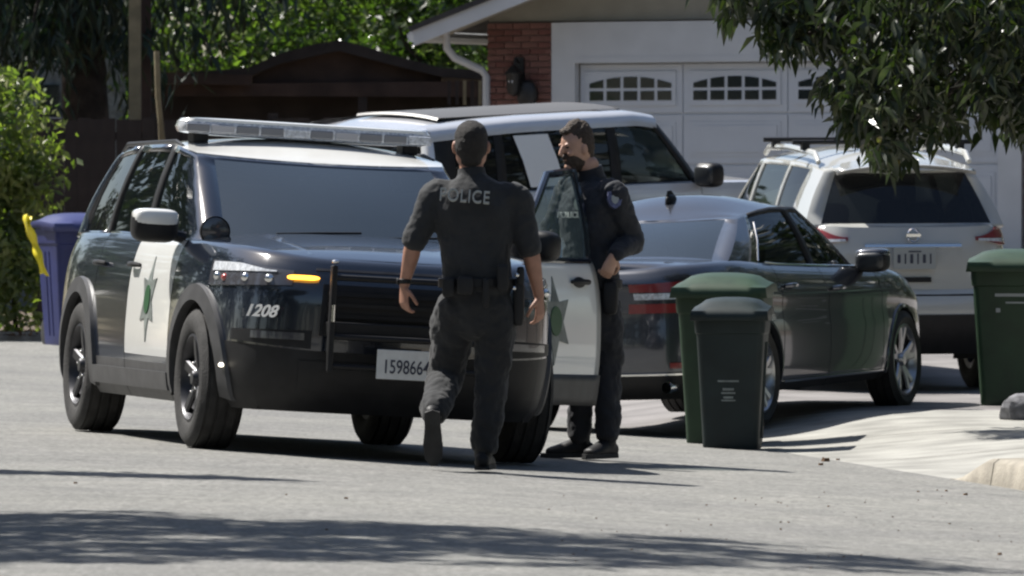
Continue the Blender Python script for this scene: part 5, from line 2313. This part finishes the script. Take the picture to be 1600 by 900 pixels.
def slab(name, poly, mt, par, y0, y1):
    q = MB()
    q.prism(poly, lambda u, v: px(u, v, SY) + Vector((0, y0, 0)), lambda u, v: px(u, v, SY) + Vector((0, y1, 0)))
    return q.build(name, mt, par, smooth=False)


slab('gable_roof', [(385, 108), (440, 84), (500, 68), (530, 64), (560, 70), (625, 90), (695, 108), (695, 122), (620, 104), (530, 80), (440, 100), (385, 122)], 'wood_dark', sh, -.3, 3.5)
slab('gable_wall', [(395, 120), (440, 99), (530, 79), (620, 103), (690, 121), (690, 150), (395, 150)], 'wood_brown', sh, -.1, .0)
slab('roof_edge', [(225, 118), (385, 107), (385, 121), (225, 132)], 'wood_dark', sh, -.3, 3.5)
slab('roof_edge', [(695, 107), (780, 112), (780, 126), (695, 121)], 'wood_dark', sh, -.3, 3.5)
slab('beam', [(205, 112), (395, 118), (395, 134), (205, 130)], 'wood_brown', sh, -.42, -.32)
slab('beam', [(215, 133), (780, 127), (780, 152), (215, 150)], 'wood_brown', sh, -.25, -.12)
slab('back_wall', [(205, 145), (780, 145), (780, 360), (205, 360)], 'wood_dark', sh, .3, .4)
for pxx in (235, 560, 735):
    slab('post', [(pxx, 150), (pxx + 14, 150), (pxx + 14, 420), (pxx, 420)], 'wood_dark', sh, -.24, -.1)
for k in range(6):
    slab('slat', [(700 + k * 12, 127), (705 + k * 12, 127), (705 + k * 12, 165), (700 + k * 12, 165)], 'wood_tan' if k in (2, 4) else 'wood_dark', sh, -.60, -.52)
# tan post and thin leaning pole
q = MB()
a, b_ = px(211, 60, 88), px(209, 166, 88)
q.box((a.x, 88, 1.9), (.13, .13, 3.8))
tag(q.build('wooden_post', 'wood_tan', smooth=False), 'pale tan upright wooden post left of the shelter roof', 'post')
q = MB()
q.box((px(228, 0, 89).x, 89, 1.9), (.12, .12, 3.75))
tag(q.build('wooden_post', 'wood_brown', smooth=False), 'brown upright post just right of the pale tan post', 'post')
q = MB()
q.tube([px(245, 80, 85) , px(247, 150, 85), px(258, 260, 85.2)], .03)
q.tube([px(245, 80, 85), px(258, 400, 85.2)], .018)
tag(q.build('leaning_pole', 'wood_tan'), 'thin pale pole leaning against the dark fence', 'pole')
# a bit of the neighbour's wall and window seen through the hedge
nh = empty('neighbour_house')
tag(nh, 'blurred grey neighbouring house glimpsed between hedge and dark trunk', 'house')
q = MB()
c = px(60, 180, 100)
q.box((c.x - 1.5, 100, 2.2), (5.2, .2, 4.4))
q.build('wall', 'star_grey', nh, smooth=False)
for (p0, p1) in (((64, 132), (92, 182)),):
    a, b_ = px(*p0, 99.85), px(*p1, 99.85)
    q = MB()
    q.box(((a.x + b_.x) / 2, 99.86, (a.z + b_.z) / 2), (b_.x - a.x, .06, a.z - b_.z))
    w_ = q.build('window', 'pane_dark', nh, smooth=False)
    q = MB()
    q.box((a.x + .1, 99.8, b_.z - .04), (1.0, .14, .05))
    q.build('sill', 'white_trim', nh, smooth=False).parent = w_

# ================================================================= VEGETATION


def leaf_quads(mb, c, size, n, spread, droop=0.0, elong=2.2, rs=rnd):
    for _ in range(n):
        p = Vector((rs.gauss(0, 1), rs.gauss(0, 1), rs.gauss(0, 1)))
        p = Vector((p.x * spread[0], p.y * spread[1], p.z * spread[2])) * .6 + Vector(c)
        d = Vector((rs.uniform(-1, 1), rs.uniform(-1, 1), rs.uniform(-1, 1) - droop)).normalized()
        s = d.cross(Vector((rs.uniform(-1, 1), rs.uniform(-1, 1), rs.uniform(-1, 1)))).normalized()
        L_ = size * rs.uniform(.6, 1.3)
        w_ = L_ / elong
        nn = d.cross(s) * w_ * .18
        mb.add([p, p + d * L_ * .45 + s * w_ * .5 + nn, p + d * L_, p + d * L_ * .45 - s * w_ * .5 + nn], [(0, 1, 2), (0, 2, 3)])


def crown_mesh(clumps, size, per, droop, elong, spread):
    mb = MB()
    for c in clumps:
        k = rnd.uniform(.6, 1.3)
        leaf_quads(mb, c, size, int(per * k), (spread * k, spread * k, spread * k * .8), droop, elong)
    return mb


def trunk(mb, a, b, r0, r1, bends=4, wob=.1):
    pts, rs_ = [], []
    for i in range(bends + 1):
        t = i / bends
        p = Vector(a).lerp(Vector(b), t)
        if 0 < i < bends:
            p += Vector((rnd.uniform(-wob, wob), rnd.uniform(-wob, wob), 0))
        pts.append(p)
        rs_.append(lerp(r0, r1, t))
    mb.tube(pts, rs_, n=10)
    return pts


def tree(name, label, base, top, crown_c, crown_r, nclump, per, size, lm_, droop=.3, elong=2, spread=.3, r0=.2, cat='tree', group=None, shell=.55, branches=7, filt=None):
    root = empty(name, base)
    tag(root, label, cat, group)
    B = Vector(base)
    tb = MB()
    trunk(tb, (0, 0, -.3), Vector(top) - B, r0, r0 * .5)
    cl = []
    tries = 0
    while len(cl) < nclump and tries < nclump * 30:
        tries += 1
        p = Vector((rnd.uniform(-1, 1), rnd.uniform(-1, 1), rnd.uniform(-1, 1)))
        if p.length > 1 or p.length < shell * rnd.random():
            continue
        q = Vector(crown_c) - B + Vector((p.x * crown_r[0], p.y * crown_r[1], p.z * crown_r[2]))
        if filt and not filt(q + B):
            continue
        cl.append(q)
    for k in range(branches):
        if cl:
            trunk(tb, Vector(top) - B + Vector((0, 0, -.2 * k * .3)), cl[rnd.randrange(len(cl))], r0 * .35, .015, 4, .12)
    tb.build('trunk', 'bark', root, angle=60)
    cm = crown_mesh(cl, size, per, droop, elong, spread)
    c = cm.build('crown', lm_, root, smooth=False, angle=0, recalc=False)
    c['kind'] = 'stuff'
    return root, cl


# bright foliage behind the shelter (several garden trees)
spec = [(-3.9, 101, 4.4, 2.0, 1.7, 'leaf_bright'), (-2.2, 104, 4.6, 1.9, 1.9, 'leaf_bright'), (-.6, 100, 4.3, 1.6, 1.5, 'leaf_bright'), (-5.6, 106, 4.6, 2.2, 2.2, 'leaf_bright'), (.6, 106, 4.6, 1.8, 2.0, 'leaf_bright')]
labs = ['sunlit broadleaf tree above the left slope of the shelter roof', 'sunlit broadleaf tree directly behind the shelter gable', 'sunlit green tree between the shelter gable and the house eave',
        'blurred green tree at upper left behind the tan post', 'green tree hidden mostly behind the house eave']
for (x_, y_, z_, rx, rz_, lm_), lb_ in zip(spec, labs):
    tree('garden_tree', lb_, (x_, y_, .2), (x_, y_, 2.6), (x_, y_, z_ - .6), (rx, 1.6, rz_ + .3), 130, 46, .16, lm_, .1, 1.8, .34, .16, group='garden trees behind the shelter')
# dense evergreen mass behind them
wm = MB()
for k in range(420):
    c = (rnd.uniform(-9.5, 3), rnd.uniform(110, 116), rnd.uniform(0, 6.6))
    leaf_quads(wm, c, .34, 16, (.6, .6, .6), .2, 1.6)
w_ = wm.build('distant_woodland', 'leaf_dark', smooth=False, angle=0, recalc=False)
tag(w_, 'dark mass of far evergreen foliage closing the view', 'woodland', kind='stuff')

# dark conifer at the upper left, hanging fronds
tree('conifer_tree', 'dark conifer with hanging fronds and thick trunk at upper left', (-4.85, 89.5, .1), (-4.8, 89.5, 6.4), (-5.25, 89.2, 4.6), (2.6, 1.4, 1.95), 170, 60, .26, 'needle_dark', 1.6, 5, .34, .33, filt=lambda p: p.z > 2.9 - .35 * math.sin(p.x * 3))
# hedge on the left
hd_root = empty('hedge', (-5.15, 79.9, .0))
tag(hd_root, 'sunlit yellow-green hedge at the left edge behind the blue bin', 'hedge')
hm = MB()
st = MB()
for k in range(340):
    x_ = rnd.uniform(-1.6, .50)
    zt = 2.75 + .12 * math.sin(x_ * 4) - max(0, x_ + .05) * .9
    z_ = rnd.uniform(.15, zt)
    wx_ = .45 + .1 * math.sin(z_ * 3)
    leaf_quads(hm, (x_ - (.15 if z_ < 1.0 else 0) * rnd.random(), rnd.uniform(-wx_, wx_ * .5), z_), .12, 34, (.2, .2, .2), .4, 2.2)
for k in range(7):
    xx = -1.5 + k * .28
    trunk(st, (xx, .1, -.1), (xx + rnd.uniform(-.1, .1), 0, 1.9), .03, .012)
hm.build('foliage', 'leaf_hedge', hd_root, smooth=False, angle=0, recalc=False)['kind'] = 'stuff'
st.build('stem', 'bark', hd_root)
# litter and dark soil under it
lt = MB()
for k in range(1500):
    x_, y_ = rnd.uniform(-5.6, -3.6), rnd.uniform(78.8, 80.2)
    a = rnd.uniform(0, 6.28)
    s_ = rnd.uniform(.03, .07)
    lt.add([(x_, y_, gz(x_, 79) + .05), (x_ + s_ * math.cos(a), y_ + s_ * math.sin(a), gz(x_, 79) + .05 + rnd.uniform(.0, .06)), (x_ - s_ * math.sin(a), y_ + s_ * math.cos(a), gz(x_, 79) + .06)], [(0, 1, 2)])
tag(lt.build('leaf_litter', 'leaf_litter', smooth=False, angle=0, recalc=False), 'dry brown leaves lying under the hedge', 'leaf litter', kind='stuff')

# ---- the tree whose bough hangs in from the upper right: individual leaves in front, the rest one mass
TX, TY = 5.9, 52.0
troot = empty('overhanging_tree', (TX, TY, 0))
tag(troot, 'dark leafed tree whose bough hangs into the picture at upper right', 'tree')
outline = [(1108, -60), (1112, -8), (1135, 20), (1155, 22), (1175, 5), (1205, 25), (1172, 58), (1172, 70), (1205, 75), (1218, 98), (1255, 72), (1292, 95), (1288, 135), (1312, 158),
           (1318, 185), (1352, 225), (1378, 246), (1400, 258), (1418, 225), (1470, 208), (1515, 212), (1530, 184), (1555, 176), (1578, 200), (1620, 215), (1900, 270), (1900, -60)]


def inside(x, y, P=outline):
    c = False
    j = len(P) - 1
    for i in range(len(P)):
        if (P[i][1] > y) != (P[j][1] > y) and x < (P[j][0] - P[i][0]) * (y - P[i][1]) / (P[j][1] - P[i][1]) + P[i][0]:
            c = not c
        j = i
    return c


tb = MB()
top = Vector((0, 0, 3.6))
trunk(tb, (0, 0, -.3), top, .22, .14)
limbs = []
for (pxx, pyy, dy) in ((1120, -20, 0), (1230, 70, -.5), (1330, 150, .3), (1400, 210, -.4), (1480, 120, .6), (1560, 160, -.6), (1300, 20, .8), (1450, 0, -.8), (1600, 100, 0)):
    e_ = px(pxx, pyy, TY + dy) - Vector((TX, TY, 0))
    mid = top.lerp(e_, .5) + Vector((0, 0, .35))
    pts = [Vector(q[:3]) for q in crom([tuple(top - Vector((0, 0, .3))), tuple(mid), tuple(e_)], 5)]
    tb.tube(pts, [lerp(.06, .012, i / (len(pts) - 1)) for i in range(len(pts))], n=7)
    limbs.append(pts)
tb.build('trunk', 'bark', troot, angle=60)
# one leaf shape, long and folded along the midrib
lf = MB()
A = []
for i in range(6):
    t = i / 5
    w_ = .022 * math.sin(PI * min(1, t * .93 + .05)) ** .8
    zc = -.25 * t * t * .11
    A.append([(t * .115, -w_, zc + w_ * .35), (t * .115, 0, zc), (t * .115, w_, zc + w_ * .35)])
lf.grid(A)
lme = lf.mesh('leaf', 'leaf_dark', angle=0, recalc=False)
lme2 = lf.mesh('leaf', 'leaf_dry', angle=0, recalc=False)
cm = MB()
clumps = []
tries = 0
while len(clumps) < 690 and tries < 12000:
    tries += 1
    pxx, pyy = rnd.uniform(1085, 1900), rnd.uniform(-60, 300)
    if not inside(pxx, pyy):
        continue
    dy = rnd.uniform(-1.6, 1.6) * min(1, .35 + (pxx - 1090) / 500)
    clumps.append((pxx, pyy, dy))
front = sorted([c for c in clumps if c[0] < 1600 and c[1] > 0], key=lambda c: c[2])[:100]
nleaf = 0


def hang_rot(d, roll):
    return d.to_track_quat('X', 'Z') @ Quaternion((1, 0, 0), roll)


for (pxx, pyy, dy) in clumps:
    c = px(pxx, pyy, TY + dy) - Vector((TX, TY, 0))
    isf = (pxx, pyy, dy) in front
    nl = rnd.randrange(18, 34)
    for k in range(nl):
        a = rnd.uniform(0, 2 * PI)
        d = Vector((math.cos(a) * .8, math.sin(a) * .8, rnd.uniform(-1.5, .15))).normalized()
        p = c + Vector((rnd.gauss(0, .055), rnd.gauss(0, .09), rnd.gauss(0, .06) + .03))
        sc = rnd.choice((rnd.uniform(.5, .9), rnd.uniform(.8, 1.2), rnd.uniform(1.1, 1.6)))
        q = hang_rot(d, rnd.uniform(-.9, .9))
        if isf and k < 3 and nleaf < 300:
            nleaf += 1
            o = inst('leaf', lme2 if (pyy > 225 and rnd.random() < .5) else lme, troot, p, (0, 0, 0), (sc, sc, sc))
            o.rotation_mode = 'QUATERNION'
            o.rotation_quaternion = q
        else:
            mtx = Matrix.Translation(p) @ q.to_matrix().to_4x4() @ Matrix.Diagonal((sc, sc, sc, 1))
            vs = [mtx @ Vector(v) for v in ((0, 0, 0), (.045, -.021, .006), (.045, .021, .006), (.115, 0, -.03))]
            cm.add(vs, [(0, 1, 3), (0, 3, 2)])
cm.build('crown', 'leaf_dark', troot, smooth=False, angle=0, recalc=False)['kind'] = 'stuff'

# ---- street trees out of frame at the left: their crowns throw the shade on the road
st_specs = []


def shade_tree(x_, y_, zc, r, n, label, per=26):
    tree('street_tree', label, (x_ - 1.4, y_ + .6, 0), (x_ - 1.2, y_ + .5, zc - r[2] * .5), (x_, y_, zc), r, n, per, .14, 'leaf_dark', .5, 2.2, .20, .2, group='street trees left of the road', shell=.3)


# a point at height z shades the road at (x + .586 z, y - .381 z)
shade_tree(-5.7, 32.9, 5.4, (4.4, 2.6, .6), 520, 'street tree left of the road beside the foreground', 70)
shade_tree(-6.3, 40.5, 5.6, (2.1, .16, .4), 110, 'street tree left of the road further along', 60)

# ================================================================= SMALL THINGS
# blue recycling bin with a lid, far left
X, Y = px(122, 0, 77).x, 77.0
rb = bin_('recycling_bin', X, Y, R(20), .66, .72, 1.26, 'blue_bin', 'blue_lid', 'blue recycling bin standing by the hedge behind the patrol car', marks='none_')
# tape: bunched strip hung between hedge and bin
q = MB()
pts = [(44, 338, 73.2), (43, 350, 73.15), (50, 368, 73.2), (56, 385, 73.25), (62, 405, 73.2), (70, 430, 73.25)]
P = []
for i, w3 in enumerate(crom(pts, 5)):
    c = px(*w3)
    tw = i * .22
    ww = .034 + .008 * math.sin(i * .8)
    P.append([c + Vector((-ww, .02 * math.sin(tw), .01 * math.cos(tw))), c + Vector((-ww * .2, -.03 - .02 * math.cos(tw), .02)), c + Vector((ww * .3, .02 * math.cos(tw * 1.3), -.01)), c + Vector((ww, -.02 * math.sin(tw), .01 * math.sin(tw)))])
q.grid(P)
tag(q.build('barrier_tape', 'yellow_tape', solid=.004), 'bunched strip of yellow tape hanging beside the blue bin', 'tape')
# rock and low plant by the right bin
q = MB()
c = px(1592, 650, 53.5)
q.ell((c.x + .05, 53.5, gz(c.x, 53.5) + .05), (.17, .16, .13), n=(14, 9), e=.8)
for i, v in enumerate(q.v):
    k = 1 + .25 * math.sin(v[0] * 31 + v[2] * 17) * math.cos(v[1] * 23)
    q.v[i] = ((v[0] - c.x) * k + c.x, (v[1] - 53.5) * k + 53.5, v[2])
tag(q.build('rock', 'rock', angle=25), 'dark rock at the right edge in front of the green bin', 'rock')
# spiky plant just beyond the right edge (its leaf shadow lies on the concrete)
for (x_, y_, z_, n_) in ((3.38, 52.4, .95, 46), (3.3, 51.3, .75, 24)):
    pr = empty('spiky_plant', (x_, y_, gz(x_, y_)))
    tag(pr, 'spiky leafed plant by the right edge of the apron' if n_ > 30 else 'smaller spiky plant nearer the kerb at the right edge', 'plant', 'spiky plants at the right edge')
    if False:
        pass
    bpy.data.objects.remove(pr)
# bits of litter on the road and apron
deb = [(1292, 722, .028), (1283, 728, .016), (1310, 720, .012), (541, 781, .010), (118, 757, .009), (1508, 775, .013), (1479, 769, .011), (1435, 770, .008), (1562, 869, .012), (1220, 818, .007),
       (1232, 818, .006), (1295, 793, .007), (447, 775, .006), (510, 830, .007)] + [(rnd.uniform(820, 1590), rnd.uniform(765, 890), rnd.uniform(.003, .006)) for _ in range(60)]
lb = MB()
for i, (a, b_, s_) in enumerate(deb):
    # march to the ground
    Y = 44.0
    for _ in range(12):
        X = (a - 800) / FPX * Y
        Y = FPX * (CAM_H - gz(X, Y)) / (b_ - YH)
    q = lb
    pl = [(math.cos(t) * s_ * rnd.uniform(.7, 1.3), math.sin(t) * s_ * rnd.uniform(.5, 1.1)) for t in [k * PI / 3 for k in range(6)]]
    zz = gz(X, Y) + .004
    q.prism(pl, lambda u, v: (X + u, Y + v, zz), lambda u, v: (X + u * .7, Y + v * .8, zz + s_ * .5 + abs(u) * .4))
tag(lb.build('dry_leaves', 'leaf_litter', smooth=False), 'small dry brown leaves scattered on street and apron', 'leaves', kind='stuff')
# ---- the rest of the street: trees behind the viewpoint and on both sides, mirrored in paint and glass
gm = MB()
r2 = random.Random(3)
spots = [(x, -26 + r2.uniform(-4, 4)) for x in range(-36, 40, 8)] + [(-17, y) for y in range(-10, 76, 7)] + [(16, y) for y in range(-10, 90, 7)] + [(x, 122) for x in range(-40, 44, 10)]
for (x_, y_) in spots:
    h_ = r2.uniform(10, 14)
    gm.tube([(x_, y_, -.5), (x_ + .1, y_, h_ * .6)], [.25, .12], n=6)
    for k in range(90):
        c = Vector((r2.gauss(0, 1), r2.gauss(0, 1), r2.gauss(0, .8)))
        c = c.normalized() * r2.uniform(.5, 1)
        leaf_quads(gm, (x_ + c.x * 4.2, y_ + c.y * 3.2, h_ * .55 + c.z * h_ * .5), .75, 14, (.8, .8, .8), .2, 1.6, r2)
tag(gm.build('street_greenery', 'leaf_dark', smooth=False, angle=0, recalc=False), 'dark garden trees lining the rest of the street', 'trees', kind='stuff')
